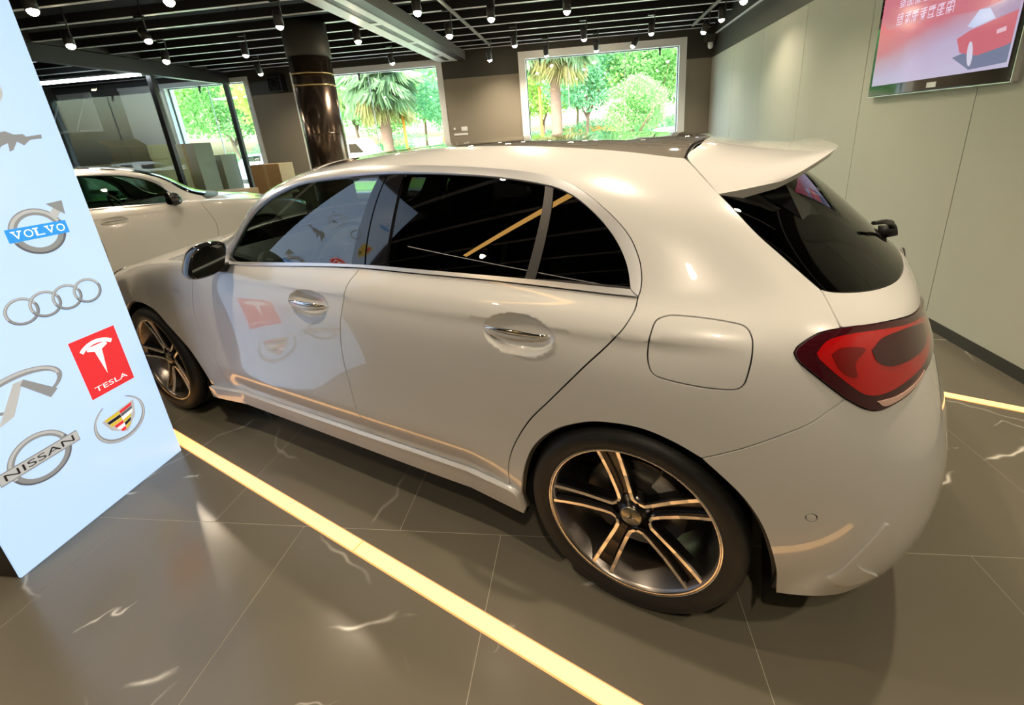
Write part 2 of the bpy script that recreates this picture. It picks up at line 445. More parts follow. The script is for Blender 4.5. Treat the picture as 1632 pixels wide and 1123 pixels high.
# ================================================================== THE BIG WHITE HATCHBACK
# Body skin: a smooth spline surface through horizontal rings (half rings, front centre to rear centre).
# car axes: x forward, y left, z up, origin on the floor under the middle of the rear axle
R=[
# 0 bottom edge
[(3.50,0,.19),(3.485,.30,.19),(3.40,.58,.19),(3.25,.77,.20),(3.02,.85,.21),(2.73,.865,.215),(2.25,.868,.215),(1.75,.872,.22),(1.1,.875,.225),(.55,.875,.23),(.05,.875,.24),(-.25,.868,.235),(-.47,.825,.240),(-.62,.72,.245),(-.71,.52,.245),(-.75,.26,.245),(-.76,0,.245)],
# 1 lower
[(3.56,0,.33),(3.545,.30,.33),(3.46,.60,.33),(3.30,.80,.34),(3.04,.875,.35),(2.73,.885,.35),(2.25,.885,.35),(1.75,.888,.35),(1.1,.89,.355),(.55,.892,.36),(.05,.894,.365),(-.25,.886,.37),(-.49,.845,.375),(-.66,.735,.375),(-.755,.53,.375),(-.797,.265,.375),(-.81,0,.375)],
# 2
[(3.595,0,.48),(3.58,.30,.48),(3.495,.605,.49),(3.33,.81,.50),(3.05,.885,.51),(2.73,.893,.515),(2.25,.885,.52),(1.75,.887,.52),(1.1,.888,.525),(.55,.891,.53),(.05,.898,.535),(-.25,.89,.54),(-.50,.848,.545),(-.675,.735,.545),(-.77,.53,.545),(-.812,.265,.545),(-.825,0,.545)],
# 3
[(3.60,0,.63),(3.585,.30,.63),(3.495,.59,.65),(3.33,.79,.675),(3.05,.873,.695),(2.73,.89,.71),(2.25,.885,.715),(1.75,.887,.715),(1.1,.888,.72),(.55,.89,.72),(.05,.895,.725),(-.25,.88,.73),(-.48,.832,.735),(-.645,.715,.735),(-.735,.515,.735),(-.775,.26,.735),(-.787,0,.735)],
# 4 shoulder
[(3.53,0,.765),(3.51,.30,.765),(3.41,.555,.775),(3.23,.735,.80),(3.0,.82,.835),(2.73,.86,.865),(2.25,.873,.885),(1.75,.876,.895),(1.1,.876,.90),(.55,.874,.905),(.05,.866,.91),(-.25,.838,.915),(-.445,.785,.915),(-.59,.675,.915),(-.675,.485,.915),(-.715,.245,.915),(-.727,0,.915)],
# 5 hood mid
[(3.05,0,.905),(3.03,.29,.90),(2.96,.505,.89),(2.86,.665,.885),(2.73,.755,.895),(2.54,.805,.915),(2.2,.842,.945),(1.72,.851,.958),(1.1,.852,.968),(.55,.848,.972),(.05,.83,.972),(-.24,.795,.975),(-.42,.748,.978),(-.56,.65,.975),(-.65,.47,.972),(-.70,.235,.972),(-.718,0,.972)],
# 6 belt
[(2.42,0,1.03),(2.40,.29,1.025),(2.335,.50,1.01),(2.255,.64,.995),(2.16,.725,.985),(2.07,.772,.98),(1.92,.803,.985),(1.58,.815,1.005),(1.08,.82,1.02),(.55,.812,1.025),(.05,.783,1.025),(-.215,.742,1.03),(-.375,.69,1.04),(-.495,.60,1.035),(-.59,.435,1.03),(-.648,.22,1.03),(-.665,0,1.03)],
# 7 mid glass
[(2.08,0,1.21),(2.06,.28,1.205),(2.0,.478,1.195),(1.93,.603,1.187),(1.86,.668,1.178),(1.79,.701,1.172),(1.68,.719,1.171),(1.42,.73,1.18),(1.03,.735,1.195),(.55,.727,1.195),(.085,.695,1.185),(-.13,.655,1.18),(-.25,.61,1.175),(-.345,.535,1.17),(-.43,.395,1.175),(-.485,.2,1.18),(-.505,0,1.18)],
# 8 glass top
[(1.72,0,1.365),(1.70,.27,1.36),(1.65,.45,1.345),(1.60,.54,1.335),(1.55,.58,1.33),(1.49,.60,1.33),(1.40,.615,1.335),(1.25,.622,1.345),(.96,.625,1.355),(.55,.617,1.345),(.15,.588,1.318),(-.02,.555,1.298),(-.105,.52,1.29),(-.18,.46,1.29),(-.255,.345,1.297),(-.305,.18,1.305),(-.325,0,1.308)],
# 9 roof edge
[(1.55,0,1.395),(1.53,.24,1.39),(1.49,.40,1.38),(1.44,.475,1.371),(1.39,.505,1.37),(1.33,.52,1.373),(1.25,.53,1.38),(1.12,.535,1.389),(.90,.535,1.398),(.55,.527,1.395),(.22,.50,1.378),(.075,.475,1.366),(0,.44,1.36),(-.07,.385,1.358),(-.13,.29,1.362),(-.175,.15,1.367),(-.19,0,1.37)],
# 10
[(1.35,0,1.412),(1.34,.16,1.411),(1.30,.27,1.407),(1.25,.32,1.405),(1.20,.34,1.405),(1.14,.35,1.407),(1.06,.355,1.411),(.96,.358,1.416),(.80,.358,1.422),(.55,.352,1.424),(.33,.335,1.415),(.22,.32,1.41),(.15,.295,1.406),(.10,.26,1.405),(.05,.195,1.406),(.01,.10,1.409),(0,0,1.41)],
# 11 spine
[(1.15,0,1.424),(1.145,0,1.424),(1.12,0,1.425),(1.08,0,1.426),(1.03,0,1.427),(.98,0,1.429),(.92,0,1.430),(.85,0,1.432),(.73,0,1.435),(.55,0,1.437),(.42,0,1.436),(.34,0,1.434),(.30,0,1.432),(.26,0,1.428),(.22,0,1.426),(.2,0,1.425),(.19,0,1.425)],
]
RINGS = np.array(R, float)
NR, NC = RINGS.shape[:2]
FULL = np.zeros((NR, 2 * (NC - 1), 3)); FULL[:, :NC] = RINGS
for k in range(1, NC - 1):
    q = RINGS[:, k].copy(); q[:, 1] *= -1; FULL[:, 2 * (NC - 1) - k] = q
MC_N = FULL.shape[1]
KC = np.concatenate([[0], np.cumsum(np.linalg.norm(np.diff(np.vstack([FULL[3], FULL[3, :1]]), axis=0), axis=1))])
LC = KC[-1]; HC = LC / 2
KV = np.array([0, .14, .30, .48, .64, .74, .86, 1.03, 1.22, 1.32, 1.50, 1.80])
FC = np.moveaxis(FULL, 1, 0)
def _periodic(y, k):
    n = len(y); h = np.diff(k); A = np.zeros((n, n)); B = np.zeros(y.shape)
    for i in range(n):
        hm, hp = h[i - 1], h[i]
        A[i, (i - 1) % n] += hm / 6; A[i, i] += (hm + hp) / 3; A[i, (i + 1) % n] += hp / 6
        B[i] = (y[(i + 1) % n] - y[i]) / hp - (y[i] - y[i - 1]) / hm
    return np.linalg.solve(A, B.reshape(n, -1)).reshape(y.shape)
def _natural(k):
    n = len(k); h = np.diff(k); A = np.eye(n); B = np.zeros((n, n))
    for i in range(1, n - 1):
        A[i] = 0; A[i, i - 1] = h[i - 1] / 6; A[i, i] = (h[i - 1] + h[i]) / 3; A[i, i + 1] = h[i] / 6
        B[i, i + 1] = 1 / h[i]; B[i, i] = -1 / h[i] - 1 / h[i - 1]; B[i, i - 1] = 1 / h[i - 1]
    return np.linalg.inv(A) @ B
MCS = _periodic(FC, KC); SV = _natural(KV)
def _seg(k, t):
    i = np.clip(np.searchsorted(k, t, side='right') - 1, 0, len(k) - 2); hh = k[i + 1] - k[i]
    return i, (k[i + 1] - t) / hh, (t - k[i]) / hh, hh
DISHES = [(1.254, 0.873, 0.113, 0.048), (0.328, 0.890, 0.115, 0.058)]    # hollows behind the door handles (x, z, a, b)
def S0(c, v):
    """point on the body skin without the handle hollows"""
    c = np.atleast_1d(np.asarray(c, float)) % LC; v = np.atleast_1d(np.asarray(v, float))
    i, a, b, hh = _seg(KC, c); j = (i + 1) % MC_N
    w = lambda a, hh: ((a ** 3 - a) * hh * hh / 6)[:, None, None]
    ring = a[:, None, None] * FC[i] + b[:, None, None] * FC[j] + w(a, hh) * MCS[i] + w(b, hh) * MCS[j]
    sec = np.einsum('ij,njk->nik', SV, ring)
    q, a, b, hh = _seg(KV, v); ar = np.arange(len(q))
    wv = lambda a: ((a ** 3 - a) * hh * hh / 6)[:, None]
    p = a[:, None] * ring[ar, q] + b[:, None] * ring[ar, q + 1] + wv(a) * sec[ar, q] + wv(b) * sec[ar, q + 1]
    # shoulder crease along the doors: a shallow hollow just under it
    fx = np.clip((p[:, 0] + 0.30) / 0.25, 0, 1) * np.clip((2.3 - p[:, 0]) / 0.5, 0, 1)
    zc = 0.925
    tz = p[:, 2] - zc
    hollow = np.where(tz < 0, np.exp(-((tz) / 0.07) ** 2) * (1 - np.exp(tz / 0.010)), 0)
    p[:, 1] -= np.sign(p[:, 1]) * 0.006 * hollow * fx * (abs(p[:, 1]) > 0.7)
    # the doors tuck in above the sill
    t = np.clip((0.45 - p[:, 2]) / 0.16, 0, 1)
    fx2 = np.clip((p[:, 0] - 0.36) / 0.22, 0, 1) * np.clip((2.20 - p[:, 0]) / 0.22, 0, 1)
    p[:, 1] -= np.sign(p[:, 1]) * 0.026 * t * t * (3 - 2 * t) * fx2 * (abs(p[:, 1]) > 0.7)
    return p
def S(c, v):
    p = S0(c, v)
    for dx, dz, da, db in DISHES:
        rho = ((p[:, 0] - dx) / da) ** 2 + ((p[:, 2] - dz) / db) ** 2
        d = np.where((rho < 1) & (abs(p[:, 1]) > 0.7), 0.024 * (1 - np.clip(rho, 0, 1)) ** 0.75, 0)
        p[:, 1] -= np.sign(p[:, 1]) * d
    return p
def SN(c, v, e=1.2e-3):
    c = np.atleast_1d(np.asarray(c, float)); v = np.atleast_1d(np.asarray(v, float))
    dc = S(c + e, v) - S(c - e, v)
    dv = S(c, np.clip(v + e, 0, KV[-1])) - S(c, np.clip(v - e, 0, KV[-1]))
    n = np.cross(dc, dv)
    return n / (np.linalg.norm(n, axis=1, keepdims=True) + 1e-12)

def crom(pts, n=8):
    """Catmull-Rom through the points of one outline segment"""
    p = np.array(pts, float)
    if len(p) < 3:
        return [tuple(q) for q in p]
    e = np.vstack([2 * p[0] - p[1], p, 2 * p[-1] - p[-2]])
    out = []
    for i in range(1, len(e) - 2):
        for t in np.linspace(0, 1, n, endpoint=False):
            a, b, c, d = e[i - 1], e[i], e[i + 1], e[i + 2]
            out.append(0.5 * (2 * b + (c - a) * t + (2 * a - 5 * b + 4 * c - d) * t * t + (3 * b - a - 3 * c + d) * t ** 3))
    out.append(p[-1])
    return [tuple(q) for q in out]
def outline(*segs):
    o = []
    for s in segs:
        for q in crom(s):
            if not o or abs(q[0] - o[-1][0]) + abs(q[1] - o[-1][1]) > 1e-6:
                o.append(q)
    if abs(o[0][0] - o[-1][0]) + abs(o[0][1] - o[-1][1]) < 1e-6:
        o.pop()
    o = np.array(o)
    o[:, 0] = np.clip(o[:, 0], 0, HC); o[:, 1] = np.clip(o[:, 1], 0, KV[-1])
    return o
def resample(uv, step):
    """closed outline re-spaced by its length on the skin"""
    out = []
    n = len(uv); P3 = S(uv[:, 0], uv[:, 1])
    for i in range(n):
        j = (i + 1) % n
        m = max(1, int(math.ceil(np.linalg.norm(P3[j] - P3[i]) / step)))
        for t in range(m):
            out.append(uv[i] + (uv[j] - uv[i]) * t / m)
    out = np.array(out)
    P3 = S(out[:, 0], out[:, 1])
    keep = [0]
    for i in range(1, len(out)):
        if np.linalg.norm(P3[i] - P3[keep[-1]]) > step * 0.35:
            keep.append(i)
    if len(keep) > 3 and np.linalg.norm(P3[keep[-1]] - P3[0]) < step * 0.35:
        keep.pop()
    return out[keep]
def inside(poly, pts):
    x, y = pts[:, 0], pts[:, 1]; r = np.zeros(len(pts), bool)
    n = len(poly)
    for i in range(n):
        x0, y0 = poly[i]; x1, y1 = poly[(i + 1) % n]
        if y0 == y1: continue
        hit = ((y0 > y) != (y1 > y)) & (x < (x1 - x0) * (y - y0) / (y1 - y0) + x0)
        r ^= hit
    return r
def seg_dist(poly, pts):
    d = np.full(len(pts), 1e9); n = len(poly)
    for i in range(n):
        a = poly[i]; ab = poly[(i + 1) % n] - a
        t = np.clip(((pts - a) @ ab) / (ab @ ab + 1e-12), 0, 1)
        d = np.minimum(d, np.linalg.norm(pts - a - t[:, None] * ab, axis=1))
    return d
def area2(p):
    x, y = p[:, 0], p[:, 1]
    return 0.5 * np.sum(x * np.roll(y, -1) - np.roll(x, -1) * y)
def shrink(uv, gap):
    """move a closed outline inward by gap metres on the skin; points on the car's centre plane stay"""
    if gap == 0: return uv
    if area2(uv) < 0: uv = uv[::-1]
    n = len(uv); e = 1e-3
    dc = (S(uv[:, 0] + e, uv[:, 1]) - S(uv[:, 0] - e, uv[:, 1])) / (2 * e)
    vv0, vv1 = np.clip(uv[:, 1] - e, 0, KV[-1]), np.clip(uv[:, 1] + e, 0, KV[-1])
    dv = (S(uv[:, 0], vv1) - S(uv[:, 0], vv0)) / (vv1 - vv0)[:, None]
    lc = np.linalg.norm(dc, axis=1) + 1e-6; lv = np.linalg.norm(dv, axis=1) + 1e-6
    t = np.roll(uv, -1, 0) - np.roll(uv, 1, 0)
    tm = np.stack([t[:, 0] * lc, t[:, 1] * lv], 1); tm /= np.linalg.norm(tm, axis=1, keepdims=True) + 1e-12
    nrm = np.stack([-tm[:, 1], tm[:, 0]], 1)          # inward for a counter-clockwise outline
    out = uv + gap * np.stack([nrm[:, 0] / lc, nrm[:, 1] / lv], 1)
    on = (uv[:, 0] < 1e-6) | (uv[:, 0] > HC - 1e-6)
    out[on, 0] = uv[on, 0]
    out[:, 0] = np.clip(out[:, 0], 0, HC); out[:, 1] = np.clip(out[:, 1], 0, KV[-1])
    return out
def skin_uv(x, z, c, v):
    """skin coordinates of the flank point (x, z), searched from a nearby (c, v)"""
    for _ in range(12):
        p = S0(c, v)[0]; e = 1e-4
        a = (S0(c + e, v)[0] - p) / e; b = (S0(c, v + e)[0] - p) / e
        J = np.array([[a[0], b[0]], [a[2], b[2]]])
        d = np.linalg.solve(J, [x - p[0], z - p[2]]); c += float(np.clip(d[0], -.05, .05)); v += float(np.clip(d[1], -.05, .05))
    return c, v
def panel_mesh(name, uv, mats, holes=(), off=0.0, depth=0.012, gap=0.0022, step=0.018, grid=0.036, fine=(), sym=False, flange=True, creases=(), quad=False):
    loops = [shrink(resample(np.array(uv), step), gap)]
    for h in holes:
        q = resample(np.array(h), min(step, 0.012)); q = shrink(q, -gap); loops.append(q)
    for i in range(len(loops)):
        if (area2(loops[i]) < 0) == (i == 0): loops[i] = loops[i][::-1]
    lo, hi = loops[0].min(0), loops[0].max(0)
    gx, gy = np.meshgrid(np.arange(lo[0], hi[0], grid), np.arange(lo[1], hi[1], grid * 0.8))
    gx[1::2] += grid / 2
    G = np.stack([gx.ravel(), gy.ravel()], 1)
    for (c0, c1, v0, v1, g) in fine:
        G = G[~((G[:, 0] > c0) & (G[:, 0] < c1) & (G[:, 1] > v0) & (G[:, 1] < v1))]
        fx, fy = np.meshgrid(np.arange(c0, c1, g), np.arange(v0, v1, g))
        G = np.vstack([G, np.stack([fx.ravel(), fy.ravel()], 1)])
    ok = inside(loops[0], G) & (seg_dist(loops[0], G) > 0.010)
    for h in loops[1:]:
        ok &= ~inside(h, G) & (seg_dist(h, G) > 0.010)
    G = G[ok]
    cre = [resample(np.array(k_), 0.006) for k_ in creases]
    for k_ in cre:
        G = G[seg_dist(k_, G) > 0.0035]
    allp = np.vstack(loops + cre + [G]); edges = []; b = 0
    for l in loops + cre:
        m = len(l); edges += [(b + i, b + (i + 1) % m) for i in range(m)]; b += m
    vo, _, fo, vorig, _, _ = geometry.delaunay_2d_cdt([Vector((float(p[0]), float(p[1]))) for p in allp], edges, [], 0, 1e-7, True)
    V = np.array([(p.x, p.y) for p in vo]); F = np.array([f for f in fo if len(f) == 3])
    cen = V[F].mean(1)
    ok = inside(loops[0], cen)
    for h in loops[1:]:
        ok &= ~inside(h, cen)
    F = F[ok]
    N3 = SN(V[:, 0], V[:, 1]); P3 = S(V[:, 0], V[:, 1]) + N3 * off
    if quad:                                            # side glass: one smooth barrel-shaped sheet
        P3 = S(V[:, 0], V[:, 1]); x_, z_ = P3[:, 0], P3[:, 2] - 1.1
        N3 = np.stack([-(.1039 - .1064 * x_ - .0281 * z_), np.ones(len(x_)), .4959 + .0281 * x_ + .70 * z_], 1)
        N3 /= np.linalg.norm(N3, axis=1, keepdims=True)
        P3[:, 1] = .7348 + .1039 * x_ - .0532 * x_ ** 2 - .4959 * z_ - .0281 * x_ * z_ - .35 * z_ ** 2
        P3 += N3 * off
    fn = np.cross(P3[F[:, 1]] - P3[F[:, 0]], P3[F[:, 2]] - P3[F[:, 0]])
    flip = (fn * N3[F].sum(1)).sum(1) < 0
    F[flip] = F[flip][:, ::-1]
    verts = [P3]; faces = [tuple(map(int, f)) for f in F]; lnorm = [N3[i] for f in F for i in f]; mi = [0] * len(F)
    base = len(V)
    if depth > 0:
        for l in loops:
            Pn = S(l[:, 0], l[:, 1]); Nn = SN(l[:, 0], l[:, 1]); m = len(l)
            T = np.roll(Pn, -1, 0) - np.roll(Pn, 1, 0); T /= np.linalg.norm(T, axis=1, keepdims=True) + 1e-12
            O = np.cross(T, Nn)                         # outward, away from the panel
            cen_edge = np.array([((l[i, 0] < 1e-6 and l[(i + 1) % m, 0] < 1e-6) or (l[i, 0] > HC - 1e-6 and l[(i + 1) % m, 0] > HC - 1e-6)) and sym for i in range(m)])
            A = Pn + Nn * off; B = Pn + Nn * (off - depth); C = B + O * 0.010 - Nn * 0.002
            verts += [A, B, B, C] if flange else [A, B]
            for i in range(m):
                if cen_edge[i]: continue
                j = (i + 1) % m
                faces.append((base + i, base + m + i, base + m + j, base + j)); mi.append(0)
                lnorm += [(O[i] + 0.6 * Nn[i]), O[i], O[j], (O[j] + 0.6 * Nn[j])]
                if flange:
                    faces.append((base + 2 * m + i, base + 3 * m + i, base + 3 * m + j, base + 2 * m + j)); mi.append(len(mats) - 1)
                    lnorm += [Nn[i], Nn[i], Nn[j], Nn[j]]
            base += (4 if flange else 2) * m
    VV = np.vstack(verts); LN = np.array(lnorm)
    if sym:
        n0 = len(VV)
        VV = np.vstack([VV, VV * [1, -1, 1]])
        f2 = [tuple(n0 + i for i in f[::-1]) for f in faces]
        ln2 = []; k = 0
        for f in faces:
            seg_ = LN[k:k + len(f)][::-1] * [1, -1, 1]; ln2.append(seg_); k += len(f)
        faces = faces + f2; LN = np.vstack([LN] + ln2); mi = mi + mi
    me = bpy.data.meshes.new(name)
    me.from_pydata(VV.tolist(), [], faces)
    for m_ in mats: me.materials.append(m_)
    me.polygons.foreach_set('material_index', mi)
    me.polygons.foreach_set('use_smooth', [True] * len(faces))
    me.update()
    LN = LN / (np.linalg.norm(LN, axis=1, keepdims=True) + 1e-12)
    me.normals_split_custom_set(LN.tolist())
    return me
MIRRORED = {}
def mirror_mesh(me):
    """mirror image of a mesh about the car's centre plane"""
    if me.name in MIRRORED: return MIRRORED[me.name]
    v = [(p.co.x, -p.co.y, p.co.z) for p in me.vertices]
    f = [tuple(p.vertices)[::-1] for p in me.polygons]
    cn = [c.vector.copy() for c in me.corner_normals] if me.has_custom_normals else None
    ln = []
    if cn:
        for p in me.polygons:
            for li in list(p.loop_indices)[::-1]:
                n = cn[li]; ln.append((n[0], -n[1], n[2]))
    m2 = bpy.data.meshes.new(me.name)
    m2.from_pydata(v, [], f)
    for m_ in me.materials: m2.materials.append(m_)
    m2.polygons.foreach_set('material_index', [p.material_index for p in me.polygons])
    m2.polygons.foreach_set('use_smooth', [p.use_smooth for p in me.polygons])
    m2.update()
    if ln: m2.normals_split_custom_set(ln)
    MIRRORED[me.name] = m2
    return m2

car = empty('hatchback_car', (0, 0, 0), CAR_YAW)
tag(car, 'white five-door hatchback in the foreground with dark alloy wheels and roof spoiler', 'car')
def both(name, me, parent=None, sub=None):
    """the left part and its mirror image on the right"""
    l = add_obj(name, me, parent or car)
    r = add_obj(name, mirror_mesh(me), sub or parent or car)
    return l, r
P2 = [PAINT, BLACKT]

# ---- outlines in skin coordinates (c along the flank, v upward)
L_OUT = [(2.20, .783), (1.88, .855), (1.62, .93), (1.42, 1.0), (1.36, 1.07), (1.40, 1.14), (1.62, 1.203), (2.07, 1.227), (2.689, 1.227), (3.106, 1.226), (3.473, 1.221), (3.735, 1.211), (3.885, 1.197), (3.988, 1.172), (4.053, 1.137), (4.129, 1.074), (4.193, 1.009), (4.218, .958), (4.223, .914), (4.218, .870), (4.210, .838)]
L_IN = [(2.26, .823), (1.98, .872), (1.76, .94), (1.62, 1.0), (1.58, 1.06), (1.66, 1.115), (1.952, 1.166), (2.378, 1.182), (2.83, 1.187), (3.122, 1.191), (3.254, 1.190), (3.50, 1.185), (3.745, 1.174), (3.922, 1.152), (4.007, 1.123), (4.079, 1.070), (4.145, 1.003), (4.180, .939), (4.190, .866)]
BELT_LO = [(2.20, .783), (2.34, .790), (2.873, .838), (3.204, .857), (3.490, .856), (3.738, .857), (3.974, .851), (4.210, .838)]
BELT_HI = [(2.26, .823), (2.80, .857), (3.231, .874), (3.50, .875), (3.90, .875), (4.190, .866)]
B_CUT = [(3.204, .857), (3.172, .714), (3.148, .624), (3.122, .542), (3.106, .46), (3.103, .397), (3.108, .332), (3.118, .227), (3.164, .096)]
R_CUT = [(4.210, .838), (4.206, .767), (4.191, .699), (4.168, .653), (4.138, .615), (4.081, .56), (3.993, .476), (3.919, .396), (3.865, .312), (3.83, .239), (3.815, .176), (3.811, .105)]
F_CUT = [(2.135, .70), (2.126, .652), (2.086, .554), (2.053, .453), (2.068, .323), (2.102, .215), (2.128, .141), (2.146, .082)]
SILL_T1 = [(2.146, .082), (2.65, .089), (3.164, .096)]
SILL_T2 = [(3.164, .096), (3.5, .101), (3.811, .105)]
R_ARCH = [(3.862, 0), (3.851, .07), (3.878, .205), (3.921, .297), (3.995, .376), (4.091, .427), (4.178, .445), (4.259, .446), (4.336, .428), (4.401, .401)]
R_ARCH2 = [(4.401, .401), (4.458, .352), (4.498, .310), (4.536, .252), (4.564, .185), (4.590, .096), (4.605, 0)]
F_ARCH_B = [(1.445, .469), (1.553, .465), (1.656, .437), (1.734, .375), (1.798, .327), (1.892, .251), (1.955, .158), (1.978, .075)]
F_ARCH_F = [(1.445, .469), (1.36, .452), (1.28, .41), (1.205, .345), (1.15, .25), (1.12, .15), (1.112, .0)]
HATCH_CUT = [(4.774, 1.292), (4.741, 1.225), (4.712, 1.155), (4.694, 1.026), (4.726, .935), (4.758, .857)]
HATCH_CUT2 = [(4.758, .857), (4.744, .79), (4.739, .728)]
LAMP_TOP = [(4.597, .655), (4.614, .676), (4.675, .713), (4.739, .728)]
LAMP_TOP2 = [(4.739, .728), (4.80, .730), (4.911, .726), (5.038, .702), (5.16, .678), (5.27, .656), (5.34, .634)]
LAMP_LOW2 = [(5.34, .634), (5.30, .600), (5.18, .582), (5.056, .577), (4.947, .571), (4.883, .554), (4.819, .541), (4.784, .536), (4.75, .54), (4.706, .561)]
LAMP_LOW = [(4.706, .561), (4.654, .597), (4.607, .633), (4.597, .655)]
BUMP_SEAM = [(4.401, .401), (4.424, .413), (4.483, .444), (4.555, .482), (4.621, .513), (4.661, .536), (4.706, .561)]
GLASS_LOW = [(4.758, .857), (4.795, .847), (4.877, .839), (5.037, .827), (5.189, .818), (5.38, .812), (HC, .81)]
ROOF_EDGE = [(1.16, 1.26), (1.6, 1.34), (2.4, 1.372), (3.1, 1.372), (3.609, 1.361), (4.227, 1.328), (4.549, 1.309), (4.774, 1.292)]
ROOF_SEAM = [(4.774, 1.292), (4.95, 1.345), (5.2, 1.39), (HC, 1.41)]
HOOD_SIDE = [(.93, .665), (1.07, .69), (1.2, .735), (1.33, .785), (1.42, .835)]
A_BASE = [(1.42, .835), (1.66, .795), (1.92, .745), (2.135, .70)]
A_FRONT = [(1.0, .872), (.985, 1.03), (.99, 1.12), (1.02, 1.205), (1.16, 1.26)]

DISH_UV = [np.array([skin_uv(dx + da * .999 * math.cos(t), dz + db * .999 * math.sin(t), c0 - da * math.cos(t), .62 + db * math.sin(t)) for t in np.linspace(0, 2 * PI, 73)[:-1]]) for (dx, dz, da, db), c0 in zip(DISHES, (2.957, 3.887))]
# ---- painted panels of the flank
both('front_door', panel_mesh('front_door', outline(F_CUT, SILL_T1, B_CUT[::-1], BELT_LO[:4][::-1], [(2.20, .783), (2.135, .70)]), P2, fine=[(2.80, 3.11, .53, .70, .009)], creases=[DISH_UV[0]]))
both('rear_door', panel_mesh('rear_door', outline(B_CUT, SILL_T2, R_CUT[::-1], BELT_LO[3:][::-1]), P2, fine=[(3.73, 4.04, .53, .72, .009)], creases=[DISH_UV[1]]))
FUEL = outline([(4.285, .757), (4.308, .765), (4.378, .761), (4.455, .745), (4.484, .730), (4.496, .693), (4.494, .645), (4.486, .602), (4.477, .577), (4.457, .566), (4.415, .563), (4.358, .564), (4.299, .569), (4.268, .577), (4.254, .601), (4.251, .635), (4.256, .687), (4.265, .734), (4.285, .757)])
both('body_side', panel_mesh('body_side', outline(L_OUT, R_CUT, [(3.811, .105), (3.846, .09)], R_ARCH[1:], BUMP_SEAM, LAMP_LOW, LAMP_TOP, HATCH_CUT2[::-1], HATCH_CUT[::-1], ROOF_EDGE[::-1], A_FRONT[::-1], [(1.0, .872), (1.42, .835)], A_BASE, [(2.135, .70), (2.20, .783)]), P2, holes=[FUEL]))
both('fuel_flap', panel_mesh('fuel_flap', FUEL, P2))
both('side_skirt', panel_mesh('side_skirt', outline([(1.978, .075), (2.146, .082)], SILL_T1, SILL_T2, [(3.811, .105), (3.846, .09), (3.862, 0)], [(3.862, 0), (1.965, 0)]), P2, off=0.018, depth=0.03))
both('front_fender', panel_mesh('front_fender', outline(F_CUT, [(2.146, .082), (1.978, .075)], F_ARCH_B[::-1], F_ARCH_F[:4], [(1.205, .345), (1.10, .42), (.98, .55), (.93, .665)], HOOD_SIDE, A_BASE), P2))

# ---- window surround, panes and pillar covers
both('window_trim', panel_mesh('window_trim', outline(L_OUT, [(4.210, .838), (4.190, .866)], L_IN[::-1]), [SATIN, BLACKT], off=0.004, depth=0.014, gap=0.001, grid=0.02))
both('belt_trim', panel_mesh('belt_trim', outline(BELT_LO, [(4.210, .838), (4.190, .866)], BELT_HI[::-1]), [SATIN, BLACKT], off=0.006, depth=0.014, gap=0.0012, grid=0.015))
FG = outline([(2.26, .823), (2.80, .857), (3.149, .873)], [(3.149, .873), (3.10, 1.03), (3.059, 1.189)], [(3.059, 1.189), (2.83, 1.187), (2.378, 1.182), (1.952, 1.166), (1.66, 1.115), (1.58, 1.06), (1.62, 1.0), (1.76, .94), (1.98, .872), (2.26, .823)])
both('front_window', panel_mesh('front_window', FG, [GLASS_F], off=-0.006, depth=0.0, gap=0.0, quad=True))
B1 = outline([(3.149, .873), (3.224, .874)], [(3.224, .874), (3.16, 1.03), (3.117, 1.191)], [(3.117, 1.191), (3.059, 1.189)], [(3.059, 1.189), (3.10, 1.03), (3.149, .873)])
B2 = outline([(3.232, .874), (3.335, .8745)], [(3.335, .8745), (3.29, 1.03), (3.24, 1.190)], [(3.24, 1.190), (3.127, 1.191)], [(3.127, 1.191), (3.17, 1.03), (3.232, .874)])
both('pillar_cover', panel_mesh('pillar_cover', B1, [GLOSSB], off=-0.004, depth=0.0, gap=0.0, flange=False, quad=True))
both('pillar_cover', panel_mesh('pillar_cover', B2, [GLOSSB], off=-0.004, depth=0.0, gap=0.0, flange=False, quad=True))
both('pillar_seal', panel_mesh('pillar_seal', outline([(3.03, .865), (3.37, .866)], [(3.37, .866), (3.32, 1.03), (3.27, 1.20)], [(3.27, 1.20), (3.04, 1.20)], [(3.04, 1.20), (3.08, 1.03), (3.03, .865)]), [BLACKT], off=-0.022, depth=0.0, gap=0.0, flange=False, quad=True))
RG = outline([(3.350, .8745), (3.50, .875), (3.872, .875)], [(3.872, .875), (3.905, 1.03), (3.918, 1.152)], [(3.918, 1.152), (3.745, 1.174), (3.50, 1.185), (3.254, 1.190)], [(3.254, 1.190), (3.305, 1.03), (3.350, .8745)])
both('rear_door_window', panel_mesh('rear_door_window', RG, [GLASS_R], off=-0.006, depth=0.0, gap=0.0, quad=True))
DV = outline([(3.872, .875), (3.905, .8745)], [(3.905, .8745), (3.937, 1.03), (3.948, 1.145)], [(3.948, 1.145), (3.918, 1.152)], [(3.918, 1.152), (3.905, 1.03), (3.872, .875)])
both('window_divider', panel_mesh('window_divider', DV, [mat('divider_grey', (0.05, 0.05, 0.052), 0.35)], off=-0.002, depth=0.0, gap=0.0, flange=False, quad=True))
QG = outline([(3.905, .8745), (4.190, .866)], [(4.190, .866), (4.180, .939), (4.145, 1.003), (4.079, 1.070), (4.007, 1.123), (3.948, 1.145)], [(3.948, 1.145), (3.937, 1.03), (3.905, .8745)])
both('quarter_window', panel_mesh('quarter_window', QG, [GLASS_R], off=-0.006, depth=0.0, gap=0.0, quad=True))

